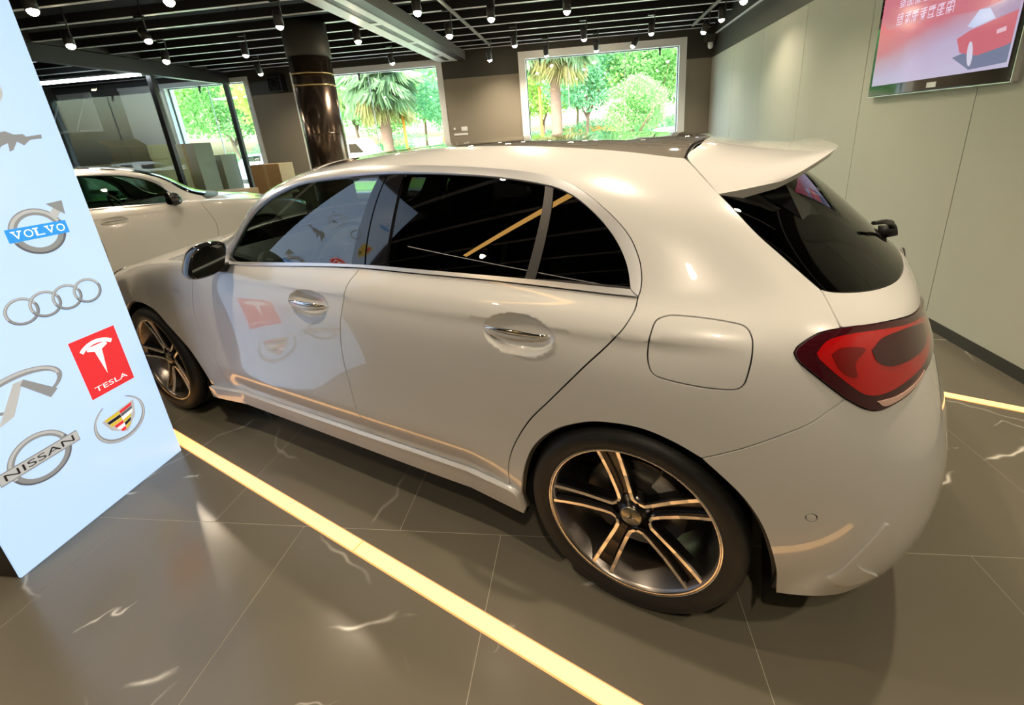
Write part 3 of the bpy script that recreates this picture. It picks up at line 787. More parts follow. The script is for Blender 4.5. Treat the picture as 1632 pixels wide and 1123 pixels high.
# ---- panels across the car
add_obj('bonnet', panel_mesh('bonnet', outline([(0, .665), (.93, .665)], HOOD_SIDE, [(1.42, .835), (1.0, .838), (0, .838)]), P2, sym=True), car)
add_obj('cowl', panel_mesh('cowl', outline([(0, .838), (1.0, .838), (1.42, .835)], [(1.42, .835), (1.0, .872)], [(1.0, .872), (0, .872)]), [BLACKT], off=-0.012, depth=0.0, gap=0, sym=True, flange=False), car)
add_obj('windscreen', panel_mesh('windscreen', outline([(0, .872), (1.0, .872)], A_FRONT[:4], [(1.02, 1.205), (0, 1.205)]), [glass_mat('windscreen_glass', (0.45, 0.5, 0.47), 1.5)], off=-0.003, depth=0.0, gap=0, sym=True), car)
add_obj('roof_front', panel_mesh('roof_front', outline([(0, 1.205), (1.02, 1.205)], [(1.02, 1.205), (1.16, 1.26)], [(1.16, 1.26), (.8, 1.27), (0, 1.27)]), P2, sym=True), car)
add_obj('glass_roof', panel_mesh('glass_roof', outline([(0, 1.27), (.8, 1.27), (1.16, 1.26)], ROOF_EDGE, ROOF_SEAM, [(HC, 1.41), (HC, 1.795)], [(HC, 1.795), (0, 1.795)], [(0, 1.795), (0, 1.27)]), [mat('roof_glass_dark', (0.20, 0.185, 0.16), 0.05, 0.0, 1.0), BLACKT], off=-0.004, gap=0.004, sym=True, grid=0.05), car)
add_obj('rear_screen', panel_mesh('rear_screen', outline(GLASS_LOW, [(HC, .81), (HC, 1.24)], [(HC, 1.24), (5.2, 1.22), (4.9, 1.19), (4.712, 1.155)], HATCH_CUT[2:]), [GLASS_B, BLACKT], off=-0.001, depth=0.006, gap=0.0015, sym=True), car)
add_obj('tailgate', panel_mesh('tailgate', outline(GLASS_LOW, [(HC, .81), (HC, .55)], [(HC, .55), (5.35, .55), (5.22, .553)], [(5.22, .553), (5.19, .583)], LAMP_LOW2[:3][::-1], LAMP_TOP2[::-1], HATCH_CUT2[::-1]), P2, sym=True), car)
BUMP_LO = [(4.605, 0), (4.764, 0), (4.841, .03), (4.881, .045), (4.921, .10), (4.975, .15), (5.1, .168), (HC, .175)]
SENSOR = np.array([(4.634 + .0105 * math.cos(t), .289 + .0105 * math.sin(t)) for t in np.linspace(0, 2 * PI, 17)[:-1]])
add_obj('rear_bumper', panel_mesh('rear_bumper', outline(BUMP_SEAM, LAMP_LOW2[2:][::-1], [(5.18, .582), (5.19, .583), (5.22, .553)], [(5.22, .553), (5.35, .55), (HC, .55)], [(HC, .55), (HC, .175)], BUMP_LO[::-1], R_ARCH2[::-1]), P2, holes=[SENSOR], sym=True), car)
both('bumper_fin', panel_mesh('bumper_fin', outline([(4.700, 0.105), (4.715, 0.123), (4.745, 0.204), (4.779, 0.272), (4.787, 0.282)], [(4.787, 0.282), (4.797, 0.271), (4.775, 0.233), (4.748, 0.190), (4.747, 0.169), (4.767, 0.144), (4.802, 0.118), (4.835, 0.095)], [(4.835, 0.095), (4.76, .07), (4.700, 0.105)]), P2, off=0.007, depth=0.008, gap=0, step=0.008, grid=0.015, flange=False))
both('parking_sensor', panel_mesh('parking_sensor', SENSOR, P2, step=0.004, gap=0.0008, depth=0.004))
add_obj('diffuser', panel_mesh('diffuser', outline(BUMP_LO, [(HC, .175), (HC, 0)], [(HC, 0), (4.764, 0)]), [BLACKT], off=-0.012, depth=0.0, gap=0, sym=True), car)
FB = outline([(0, 0), (1.112, 0)], F_ARCH_F[3:][::-1], [(1.205, .345), (1.10, .42), (.98, .55), (.93, .665)], [(.93, .665), (0, .665)])
fb = add_obj('front_bumper', panel_mesh('front_bumper', FB, P2, sym=True), car)
add_obj('grille', panel_mesh('grille', outline([(0, .36), (.36, .37), (.50, .47), (.46, .58), (0, .60)]), [GLOSSB], off=0.004, depth=0.01, gap=0, sym=True, flange=False), fb)
for o in both('headlamp', panel_mesh('headlamp', outline([(.52, .50), (.80, .53), (.97, .60), (.98, .655), (.75, .64), (.56, .585), (.52, .50)]), [mat('headlamp_glass', (0.55, 0.57, 0.6), 0.05, 0.2, 1.0)], off=0.005, depth=0.012, gap=0, flange=False)): pass

# ---- tail lamps: dark border, bright red field, darker core, pale reversing strip
LAMP = outline(LAMP_LOW, LAMP_TOP, LAMP_TOP2, LAMP_LOW2)
lampL, lampR = both('tail_lamp', panel_mesh('tail_lamp', LAMP, [LAMP_DARK, BLACKT], off=0.006, depth=0.016, gap=0.0016, grid=0.025))
RED = outline([(4.650, .655), (4.69, .690), (4.76, .706), (4.86, .706), (4.97, .692), (5.06, .672), (5.12, .640), (5.08, .606), (4.98, .592), (4.88, .578), (4.80, .565), (4.752, .567), (4.71, .592), (4.66, .635), (4.650, .655)])
CORE = outline([(4.79, .655), (4.84, .684), (4.93, .688), (5.02, .668), (5.06, .640), (5.0, .618), (4.90, .612), (4.83, .612), (4.795, .628), (4.79, .655)])
for par, mir in ((lampL, False), (lampR, True)):
    for nm, ol, m_, of in (('lens', RED, LAMP_RED, 0.0075), ('lamp_core', CORE, LAMP_DARK, 0.009),
                           ('lens_fold', outline([(4.685, .652), (4.72, .668), (4.775, .66), (4.74, .63), (4.735, .60), (4.70, .615), (4.685, .652)]), LAMP_MID, 0.0085),
                           ('reversing_lens', outline([(4.775, .553), (4.83, .556), (4.90, .568), (4.95, .578), (4.90, .563), (4.83, .548), (4.79, .543), (4.775, .553)]), LAMP_PALE, 0.0085)):
        me = panel_mesh(nm, ol, [m_], off=of, depth=0.002, gap=0, step=0.01, grid=0.018, flange=False)
        if mir: me = mirror_mesh(me)
        add_obj(nm, me, par)

# ---- roof spoiler: a lofted blade over the tailgate glass
SPP = np.array([
    [(-.085, 0, 1.386), (-.20, 0, 1.367), (-.34, 0, 1.352), (-.47, 0, 1.349)],
    [(-.083, .2, 1.380), (-.20, .2, 1.361), (-.335, .2, 1.347), (-.467, .2, 1.349)],
    [(-.075, .34, 1.364), (-.19, .345, 1.342), (-.32, .345, 1.333), (-.452, .345, 1.350)],
    [(-.062, .43, 1.345), (-.17, .435, 1.319), (-.29, .43, 1.313), (-.425, .405, 1.336)],
    [(-.095, .485, 1.315), (-.175, .49, 1.292), (-.27, .48, 1.290), (-.372, .455, 1.303)],
    [(-.165, .556, 1.250), (-.21, .54, 1.257), (-.262, .518, 1.266), (-.318, .488, 1.275)]])
def loft(Pc, nu, nv):
    ku = np.array([0, .2, .345, .435, .51, .60]); kv = np.array([0, .12, .26, .40])
    su, sv = _natural(ku), _natural(kv)
    def ev(k, s_, y, t):
        i, a, b, h = _seg(k, t); m_ = np.tensordot(s_, y, 1)
        sh = (len(t),) + (1,) * (y.ndim - 1)
        a_, b_, h_ = a.reshape(sh), b.reshape(sh), h.reshape(sh)
        return a_ * y[i] + b_ * y[i + 1] + ((a_ ** 3 - a_) * m_[i] + (b_ ** 3 - b_) * m_[i + 1]) * h_ * h_ / 6
    g = ev(ku, su, Pc, np.linspace(0, ku[-1], nu))
    g = ev(kv, sv, np.moveaxis(g, 1, 0), np.linspace(0, kv[-1], nv))
    return np.moveaxis(g, 1, 0)
SG = loft(SPP, 30, 18)
SG = np.vstack([(SG * [1, -1, 1])[::-1][:-1], SG])
nu, nv = SG.shape[:2]
mbs = MB()
under = SG.copy(); tk = np.linspace(0.030, 0.020, nv); under[..., 2] -= tk[None, :]
under[:, :, 0] += np.linspace(0.0, 0.012, nv)[None, :]
top_f = [(i * nv + j, (i + 1) * nv + j, (i + 1) * nv + j + 1, i * nv + j + 1) for i in range(nu - 1) for j in range(nv - 1)]
mbs.add(SG.reshape(-1, 3), top_f, 0, True)
mbs.add(under.reshape(-1, 3), [f[::-1] for f in top_f], 0, True)
rimi = [(i, nv - 1) for i in range(nu)]
def strip(idx):
    a = [SG[i, j] for i, j in idx]; b = [under[i, j] for i, j in idx]; n = len(a)
    mbs.add(a + b, [(k, k + 1, n + k + 1, n + k) for k in range(n - 1)], 0, False)
strip(rimi); strip([(i, 0) for i in range(nu)]); strip([(0, j) for j in range(nv)]); strip([(nu - 1, j) for j in range(nv)])
spo = mbs.build('roof_spoiler', PAINT, car, fix=False)
spo.data.update()
bm = bmesh.new(); bm.from_mesh(spo.data); bmesh.ops.recalc_face_normals(bm, faces=bm.faces); bm.to_mesh(spo.data); bm.free()
for s_ in (1, -1):     # dark gloss side fins between spoiler and rear glass
    MB().add([(-.20, s_ * .50, 1.235), (-.33, s_ * .46, 1.262), (-.40, s_ * .41, 1.20), (-.47, s_ * .44, 1.105), (-.39, s_ * .50, 1.145)], [(0, 1, 2, 3, 4)]).build('spoiler_fin', GLOSSB, car)

# ---- door handles: body-coloured grip with a chrome rib
for (hx, hz) in ((1.254, 0.872), (0.328, 0.902)):
    for s_ in (1, -1):
        n, m_ = 22, 12; vs = []
        for i in range(n):
            t = i / (n - 1); x = hx + 0.108 - 0.216 * t
            lift = 0.004 + 0.020 * math.sin(PI * t) ** 0.55
            yb = 0.876
            hh = 0.006 + 0.009 * math.sin(PI * t) ** 0.4; ww = 0.004 + 0.006 * math.sin(PI * t) ** 0.4
            for k in range(m_):
                q = 2 * PI * k / m_
                vs.append((x, s_ * (yb + lift + ww * math.cos(q)), hz + hh * math.sin(q) - 0.004 * math.sin(PI * t)))
        fs = [(i * m_ + k, i * m_ + (k + 1) % m_, (i + 1) * m_ + (k + 1) % m_, (i + 1) * m_ + k) for i in range(n - 1) for k in range(m_)]
        fs += [tuple(range(m_)), tuple(range((n - 1) * m_, n * m_))]
        h = MB().add(vs, fs, 0, True).build('door_handle', PAINT, car)
        pts = [(hx + 0.106 - 0.212 * t, s_ * (0.876 + 0.008 + 0.022 * math.sin(PI * t) ** 0.55), hz + 0.006 + 0.007 * math.sin(PI * t)) for t in np.linspace(0, 1, 16)]
        MB().path(pts, [0.003 + 0.0035 * math.sin(PI * t) for t in np.linspace(0, 1, 16)], 8).build('chrome_rib', CHROME, h)

# ---- door mirrors
def mirror_side(s_):
    n, rings = 28, []
    cy, cz = 0.938, 1.026
    def ring(x, sy, sz, dy=0, dz=0):
        out = []
        for k in range(n):
            q = 2 * PI * k / n
            c, t = math.cos(q), math.sin(q)
            ex = 2 / 3.0
            yy = abs(c) ** ex * (1 if c >= 0 else -1) * sy; zz = abs(t) ** ex * (1 if t >= 0 else -1) * sz
            yy -= 0.42 * zz          # raked inner edge
            out.append((x, s_ * (cy + dy + yy), cz + dz + zz))
        return out
    prof = [(1.745, .060, .060, 0, 0), (1.75, .067, .067, 0, 0), (1.785, .069, .070, .002, 0), (1.825, .062, .062, 0, -.002), (1.855, .044, .043, -.006, -.004), (1.868, .018, .018, -.01, -.006)]
    vs = [p for a in prof for p in ring(*a)]
    fs = [(i * n + k, i * n + (k + 1) % n, (i + 1) * n + (k + 1) % n, (i + 1) * n + k) for i in range(len(prof) - 1) for k in range(n)]
    fs.append(tuple(range((len(prof) - 1) * n, len(prof) * n)))
    hs = MB().add(vs, fs, 0, True).build('door_mirror', GLOSSB, car)
    g = [(x + .30 * (s_ * y - cy) + .32 * (z - cz), y, z) for x, y, z in ring(1.752, .058, .058)]
    MB().add(g, [tuple(range(n))]).build('mirror_glass', mat('mirror_silver', (0.75, 0.77, 0.78), 0.02, 1.0), hs)
    MB().path([(1.80, s_ * .90, .985), (1.815, s_ * .865, .965), (1.83, s_ * .83, .955)], [.022, .02, .026], 10).build('mirror_arm', BLACKT, hs)
for s_ in (1, -1): mirror_side(s_)

# ---- fender lettering
def side_letters(s_txt, x0, x1, z0, z1, name):
    v, f = text_mesh(s_txt)
    pts = [(x0 + (x1 - x0) * a, 0.890, z0 + (z1 - z0) * b) for a, b in v]
    return MB().add(pts, f).build(name, SATIN, car, fix=False)
side_letters('TURBO', 2.300, 2.222, .818, .828, 'fender_lettering')
side_letters('4MATIC', 2.275, 2.190, .803, .813, 'fender_lettering')

# ---- rear wiper and emblem
MB().path([(-.672, 0, 1.035), (-.690, 0, 1.05), (-.675, .03, 1.075), (-.63, .16, 1.105), (-.58, .26, 1.12)], [.012, .012, .010, .008, .006], 8).build('rear_wiper', BLACKT, car)
MB().tube((-.655, 0, 1.035), (-.70, 0, 1.045), .024, .020, 16).build('wiper_hub', BLACKT, car)
emb = MB().lathe([(.034, -.003), (.044, -.003), (.044, .004), (.034, .004)], 32, 'x', (-.728, 0, .94), closed=True)
for k in range(3):
    q = PI / 2 + k * 2 * PI / 3
    emb.tube((-.729, 0, .94), (-.729, .036 * math.cos(q), .94 + .036 * math.sin(q)), .006, .002, 6)
emb.build('tailgate_emblem', CHROME, car)
for s_ in (1, -1):
    MB().lathe([(.040, -.74), (.046, -.745), (.046, -.64), (.040, -.64), (.040, -.74)], 28, 'x', (0, s_ * .52, .275)).build('exhaust_tip', CHROME, car)

# ---- underbody, wheel houses, simple cabin
ub = MB()
ub.add([(3.40, .70, .20), (3.40, -.70, .20), (-.68, -.60, .26), (-.68, .60, .26)], [(0, 1, 2, 3)])
ub.add([(2.28, .84, .215), (2.28, -.84, .215), (.42, -.84, .225), (.42, .84, .225)], [(0, 1, 2, 3)])
ub.build('underbody', LINER, car)
for ax in (0.0, 2.729):
    for s_ in (1, -1):
        m_ = MB(); n = 28; vs = []
        rr = .385 if ax == 0 else .40
        for yy in (.855, .50):
            for k in range(n + 1):
                q = -0.35 + (PI + 0.7) * k / n
                vs.append((ax + rr * math.cos(q), s_ * yy, .325 + rr * math.sin(q)))
        fs = [(k, k + 1, n + 2 + k, n + 1 + k) for k in range(n)] + [tuple(range(n + 1, 2 * n + 2))]
        m_.add(vs, fs, 0, True).build('wheel_house', LINER, car)
box('cabin_floor', LINER, -.35, 2.25, -.70, .70, .34, .36, car)
box('parcel_shelf', LINER, -.45, .12, -.60, .60, .93, .95, car)
dash = MB().add([(2.2, y, z) for y in (-.68, .68) for z in (.55, .97)] + [(1.78, y, z) for y in (-.70, .70) for z in (.55, .93)], [(0, 1, 3, 2), (4, 6, 7, 5), (1, 5, 7, 3), (0, 2, 6, 4), (0, 4, 5, 1), (2, 3, 7, 6)])
dash.build('dashboard', BLACKT, car, bevel=.03)
stw = MB().lathe([(.175 + .014 * math.cos(q), .014 * math.sin(q)) for q in np.linspace(0, 2 * PI, 9)[:-1]], 32, 'x', closed=True)
stw.tube((0, -.17, 0), (0, .17, 0), .012).tube((0, 0, 0), (0, 0, -.17), .012).lathe([(0, -.02), (.06, -.02), (.06, .01), (0, .02)], 20, 'x')
so = stw.build('steering_wheel', BLACKT, car); so.location = (1.66, .36, .90); so.rotation_euler = (0, math.radians(-24), 0)
def seat(x, y, w=.50, rest=True, m_=SEATM):
    s0 = MB().box(-.24, .26, -w / 2, w / 2, .36, .56).build('seat', m_, car, bevel=.05, seg=3); s0.location = (x, y, 0)
    b0 = MB().box(-.07, .07, -w / 2 * .95, w / 2 * .95, 0, .62).build('backrest', m_, s0, bevel=.05, seg=3); b0.location = (-.22, 0, .50); b0.rotation_euler = (0, math.radians(-16), 0)
    if rest:
        h0 = MB().box(-.045, .045, -.13, .13, 0, .17).build('headrest', m_, s0, bevel=.04, seg=3); h0.location = (-.40, 0, 1.13); h0.rotation_euler = (0, math.radians(-10), 0)
seat(1.22, .36); seat(1.22, -.36); seat(.32, 0, 1.24, False)

# ---- wheels
def make_wheel(name='wheel'):
    """wheel about its own centre, outer face towards +y"""
    rim = MB()
    rim.lathe([(.2595, .098), (.2605, .104), (.254, .107), (.248, .103), (.243, .092), (.236, .06), (.226, .035), (.220, -.02), (.222, -.085), (.258, -.10)], 72, 'y', mi=0)
    w = rim.build(name, [RIMBARREL])
    MB().lathe([(.2605, .1035), (.2565, .1078), (.2495, .1045)], 72, 'y').build('rim_lip', MACHINED, w)
    MB().lathe([(.250, .098), (.262, .110), (.275, .117), (.294, .119), (.310, .112), (.320, .098), (.3245, .080), (.325, .055), (.3185, .052), (.3185, .042), (.325, .039), (.325, .008), (.3185, .005), (.3185, -.005), (.325, -.008), (.325, -.039), (.3185, -.042), (.3185, -.052), (.325, -.055), (.3245, -.080), (.318, -.100), (.300, -.117), (.275, -.115), (.252, -.10)], 96, 'y').build('tyre', RUBBER, w)
    for k in range(5):
        a = math.radians(3 + 72 * k); ca, sa = math.cos(a), math.sin(a)
        def P(r, t, y): return (r * ca - t * sa, y, r * sa + t * ca)
        prof = [(.030, .032, .070), (.060, .024, .0735), (.085, .0235, .0745), (.15, .027, .080), (.21, .031, .090), (.249, .0335, .099)]   # radius, half width, face y
        body = MB(); vs = []
        for r, hw, y in prof:
            vs += [P(r, hw, y - .004), P(r, -hw, y - .004), P(r, hw - .013, y - .018), P(r, -(hw - .013), y - .018), P(r, hw + .004, y - .038), P(r, -hw - .004, y - .038)]
        fs = []
        for i in range(len(prof) - 1):
            b0, b1 = 6 * i, 6 * (i + 1)
            for p, q in ((0, 2), (2, 3), (3, 1), (1, 5), (5, 4), (4, 0)):
                fs.append((b0 + p, b0 + q, b1 + q, b1 + p))
        sp = body.add(vs, fs).build('spoke', RIMDARK, w)
        edge = MB()
        for s_ in (1, -1):
            vs = []
            pr = [(.046, .0335, .0715)] + prof[1:]
            for r, hw, y in pr:
                o_, i_ = s_ * (hw + .002), s_ * (hw - .0085)
                vs += [P(r, o_, y), P(r, i_, y + .0005), P(r, i_ - s_ * .001, y - .008), P(r, o_ + s_ * .001, y - .008)]
            fs = [(4 * i + p, 4 * i + (p + 1) % 4, 4 * i + 4 + (p + 1) % 4, 4 * i + 4 + p) for i in range(len(pr) - 1) for p in range(4)]
            fs += [(0, 1, 2, 3), tuple(4 * (len(pr) - 1) + q for q in (3, 2, 1, 0))]
            edge.add(vs, fs)
        edge.build('spoke_edge', MACHINED, w)
    MB().lathe([(0, .078), (.030, .078), (.036, .074), (.038, .066), (.062, .060), (.064, .030)], 40, 'y').build('hub', RIMDARK, w)
    cap = MB().lathe([(0, .0795), (.028, .0795), (.033, .0765), (.034, .070)], 40, 'y')
    for k in range(3):
        q = PI / 2 + k * 2 * PI / 3
        cap.tube((0, .0795, 0), (.026 * math.cos(q), .0795, .026 * math.sin(q)), .0055, .0015, 6)
    cap.build('hub_cap', mat('hub_cap_metal', (0.42, 0.38, 0.30), 0.28, 1.0), w)
    MB().lathe([(.045, .020), (.155, .020), (.155, -.004), (.045, -.004)], 56, 'y', closed=True).build('brake_disc', DISC, w)
    cp = MB(); n = 8; vs = []
    for y in (.038, -.02):
        for r in (.105, .168):
            for i in range(n + 1):
                q = math.radians(118 + 42 * i / n); vs.append((r * math.cos(q), y, r * math.sin(q)))
    m1 = n + 1; fs = []
    for i in range(n):
        fs += [(i, i + 1, m1 + i + 1, m1 + i), (2 * m1 + i, 3 * m1 + i, 3 * m1 + i + 1, 2 * m1 + i + 1), (m1 + i, m1 + i + 1, 3 * m1 + i + 1, 3 * m1 + i), (i, 2 * m1 + i, 2 * m1 + i + 1, i + 1)]
    fs += [(0, m1, 3 * m1, 2 * m1), (n, 2 * m1 + n, 3 * m1 + n, m1 + n)]
    cp.add(vs, fs).build('brake_caliper', CALIPER, w, bevel=.004)
    return w
wheel0 = make_wheel()
first = True
for ax in (0.0, 2.729):
    for s_ in (1, -1):
        w = wheel0 if first else copy_tree(wheel0)
        first = False
        w.parent = car
        w.location = (ax, s_ * 0.770, 0.3255)
        w.rotation_euler = (0, 0, 0) if s_ > 0 else (0, 0, PI)

# ================================================================== THINGS IN THE HALL
def emit_mat(name, col, strength, base=(0.8, 0.8, 0.8)):
    return mat(name, base, 0.5, emit=col, estr=strength)

# ---- strips of light let into the floor either side of the car
LEDM = emit_mat('warm_led_diffuser', (1.0, 0.46, 0.13), 1.15, (0.9, 0.7, 0.4))
def led_line(p, q, cuts, label):
    p, q = Vector((*p, 0)), Vector((*q, 0)); d = (q - p); L_ = d.length
    e = empty('floor_light_strip', p, math.atan2(d.y, d.x)); tag(e, label, 'light strip', 'warm light strips in the floor')
    MB().box(0, L_, -.027, .027, .0002, .0012).build('glow_channel', mat('led_edge_glow', (0.6, 0.35, 0.2), 0.4, emit=(1.0, .33, .08), estr=.45), e)  # emissive band imitates the amber glow along the strip's edges
    cs = [0] + cuts + [L_]
    for a, b in zip(cs[:-1], cs[1:]):
        box('diffuser', LEDM, a + .004, b - .004, -.022, .022, .0012, .0045, e)
led_line((-4.6, .732), (0.55, -1.462), [1.0, 2.2, 3.59, 4.7], 'long glowing warm light strip set in the floor beside the near side of the car')
led_line((0.78, .648), (1.875, .105), [0.55], 'short glowing warm light strip in the floor behind the rear bumper')

# warm light line on the ceiling behind the viewer, mirrored in the rear side windows
def ceiling_line(p, q, w_, m_, label):
    d = Vector(q) - Vector(p); L2 = d.length
    c_ = empty('ceiling_light_line', (p[0], p[1], 2.93), math.atan2(d.y, d.x)); tag(c_, label, 'light strip', 'light lines under the ceiling')
    box('profile', DARKF, 0, L2, -w_ - .006, w_ + .006, 0, .03, c_); box('diffuser', m_, .005, L2 - .005, -w_, w_, -.008, 0, c_)
    for x_ in (.3, L2 - .3): MB().tube((x_, 0, .03), (x_, 0, .369), .004, n=6).build('hanger', DARKF, c_)
ceiling_line((-3.64, -2.37), (-1.40, -1.47), .032, emit_mat('amber_led', (1.0, .52, .12), 5.0), 'wide amber light line under the ceiling mirrored in the rear windows')
ceiling_line((-4.4, -1.78), (-1.70, -4.36), .008, emit_mat('pale_edge_glow', (1.0, .85, .65), 3.0), 'added thin glowing line for a pale ceiling edge mirrored below the amber one')  # added glowing line stands in for a pale ceiling edge in the reflection
# ---- lightbox pillar covered with printed emblems
LBX = -2.51
lbm = mat('lightbox_face', (0.42, 0.44, 0.44), 0.30, emit=(0.44, 0.67, 1.0), estr=0.62)
lb = empty('lightbox_panel', (LBX, -.534, 0)); tag(lb, 'tall glowing white lightbox panel printed with metallic car emblems', 'lightbox')
box('face', lbm, -.012, 0, -.331, .331, .004, 2.32, lb, bevel=.002)
box('casing', mat('lightbox_casing', (0.035, 0.032, 0.03), 0.45), -.26, -.012, -.329, .329, .004, 2.32, lb, bevel=.004)
def print_mat(name, col, glow=0.35):
    return mat(name, col, 0.4, emit=col, estr=glow)
CH1 = print_mat('print_grey', (0.30, 0.32, 0.34)); CH2 = print_mat('print_light_grey', (0.55, 0.58, 0.60)); CH3 = print_mat('print_dark_grey', (0.13, 0.14, 0.16))
PBL = print_mat('print_blue', (0.03, 0.27, 0.72), 0.6); PRD = print_mat('print_red', (0.72, 0.03, 0.035), 0.5); PWH = print_mat('print_white', (0.88, 0.9, 0.92), 0.6)
PYL = print_mat('print_yellow', (0.80, 0.62, 0.05)); PBK = print_mat('print_black', (0.03, 0.03, 0.035), 0.1)
PMATS = [CH1, CH2, CH3, PBL, PRD, PWH, PYL, PBK]
class Emb:
    """flat print on the lightbox face: a = to the right (room +y), b = up, layered by a hair"""
    def __init__(self): self.mb = MB(); self.h = 0.0004
    def P(self, a, b): return (self.h, a + .534, b)
    def poly(self, pts, mi):
        self.mb.add([self.P(a, b) for a, b in pts], [tuple(range(len(pts)))], mi); self.h += .0003; return self
    def rect(self, a0, a1, b0, b1, mi): return self.poly([(a0, b0), (a1, b0), (a1, b1), (a0, b1)], mi)
    def ring(self, ca, cb, ra, rb, w, mi, q0=0, q1=360, n=56, w1=None, tilt=0.0):
        vs, fs = [], []
        for k in range(n + 1):
            q = math.radians(q0 + (q1 - q0) * k / n); ww = w if w1 is None else w1 + (w - w1) * math.sin(PI * k / n)
            for s in (1, 0):
                x, y = (ra - ww * (1 - s)) * math.cos(q), (rb - ww * (1 - s)) * math.sin(q)
                vs.append(self.P(ca + x * math.cos(tilt) - y * math.sin(tilt), cb + x * math.sin(tilt) + y * math.cos(tilt)))
        fs = [(2 * k, 2 * k + 1, 2 * k + 3, 2 * k + 2) for k in range(n)]
        self.mb.add(vs, fs, mi); self.h += .0003; return self
    def shaded_ring(self, ca, cb, ra, rb, w):
        self.ring(ca, cb, ra, rb, w, 0); self.ring(ca, cb, ra - w * .18, rb - w * .18, w * .42, 1, 20, 200); self.ring(ca, cb, ra, rb, w * .3, 2, 200, 380)
        return self
    def text(self, s, a0, a1, b0, b1, mi, shear=0.0):
        v, f = text_mesh(s)
        self.mb.add([self.P(a0 + (a1 - a0) * x + shear * y, b0 + (b1 - b0) * y) for x, y in v], f, mi); self.h += .0003; return self
    def done(self, label):
        o = self.mb.build('printed_emblem', PMATS, lb, fix=False); o['label'] = label; return o
# blue-barred ring with arrow
e = Emb(); e.shaded_ring(-.400, 1.203, .088, .088, .026)
e.poly([(-.345, 1.262), (-.325, 1.242), (-.300, 1.268), (-.320, 1.288)], 1).poly([(-.345, 1.300), (-.288, 1.306), (-.294, 1.250)], 0)
e.rect(-.497, -.303, 1.178, 1.228, 3); 
for i, ch in enumerate('VOLVO'):
    a0 = -.484 + i * .0345; e.text(ch, a0 + .003, a0 + .031, 1.188, 1.218, 5)
    if ch in 'VL':   # slab serifs
        for sx in ((.003, .012), (.022, .031)) if ch == 'V' else ((.000, .013),):
            e.rect(a0 + sx[0] - .003, a0 + sx[1] + .002, 1.2145, 1.2185, 5)
e.done('silver ring emblem with a blue bar, an arrow and white lettering')
e = Emb()
for k in range(4): e.shaded_ring(-.545 + .0735 * k, .930, .052, .052, .0105)
e.done('four interlocked silver rings')
e = Emb(); e.rect(-.458, -.281, .482, .748, 4)
e.poly([(-.370, .560), (-.356, .672), (-.330, .684), (-.335, .698), (-.405, .698), (-.410, .684), (-.384, .672)], 5)
e.ring(-.370, .560, .118, .162, .017, 5, 57, 123, 24)
e.text('TESLA', -.436, -.303, .505, .527, 5).done('red square emblem with a white T and lettering')
e = Emb(); e.ring(-.640, .655, .128, .070, .024, 0, -62, 242, 60, .010).ring(-.640, .658, .120, .064, .010, 1, 0, 180, 40)
e.poly([(-.740, .560), (-.655, .690), (-.625, .690), (-.590, .640), (-.635, .672), (-.690, .575)], 1).poly([(-.625, .690), (-.545, .600), (-.575, .578), (-.640, .672)], 0).done('silver oval emblem with a pointed road')
e = Emb(); e.shaded_ring(-.675, .381, .098, .098, .022); e.rect(-.802, -.548, .357, .405, 0); e.rect(-.800, -.550, .362, .400, 1).text('NISSAN', -.785, -.565, .368, .394, 7).done('silver ring emblem with a bar of dark lettering')
e = Emb(); e.ring(-.392, .338, .106, .100, .018, 0, -245, 62, 64, .004).ring(-.392, .338, .103, .097, .006, 1, -235, 50, 64)
e.poly([(-.462, .372), (-.318, .392), (-.332, .322), (-.384, .268), (-.440, .312)], 1)
for i, (mi, mj) in enumerate(((6, 4), (7, 2), (6, 5), (4, 6), (5, 7), (4, 6))):
    b1 = .372 - i * .0155; ins = .007 * i * (0.7 if i < 3 else 1.15)
    e.poly([(-.450 + ins, b1), (-.388, b1 + .004), (-.388, b1 - .010), (-.450 + ins + .006, b1 - .013)], mi).poly([(-.386, b1 + .004), (-.330 - ins * .8, b1 + .012), (-.331 - ins * .8 - .004, b1 - .001), (-.386, b1 - .010)], mj)
e.done('crest in red, yellow and black inside an open silver wreath')
e = Emb(); e.poly([(-.430, 1.530), (-.405, 1.565), (-.375, 1.572), (-.352, 1.560), (-.325, 1.562), (-.318, 1.552), (-.268, 1.560), (-.270, 1.545), (-.310, 1.540), (-.335, 1.520), (-.352, 1.535), (-.372, 1.505), (-.385, 1.500), (-.380, 1.530), (-.402, 1.520), (-.425, 1.492), (-.438, 1.490), (-.420, 1.520)], 0).done('grey running horse emblem')
e = Emb(); e.ring(-.395, 1.72, .062, .062, .010, 1).poly([(-.412, 1.700), (-.372, 1.690), (-.362, 1.706), (-.395, 1.716)], 0).done('pale round emblem high on the panel')

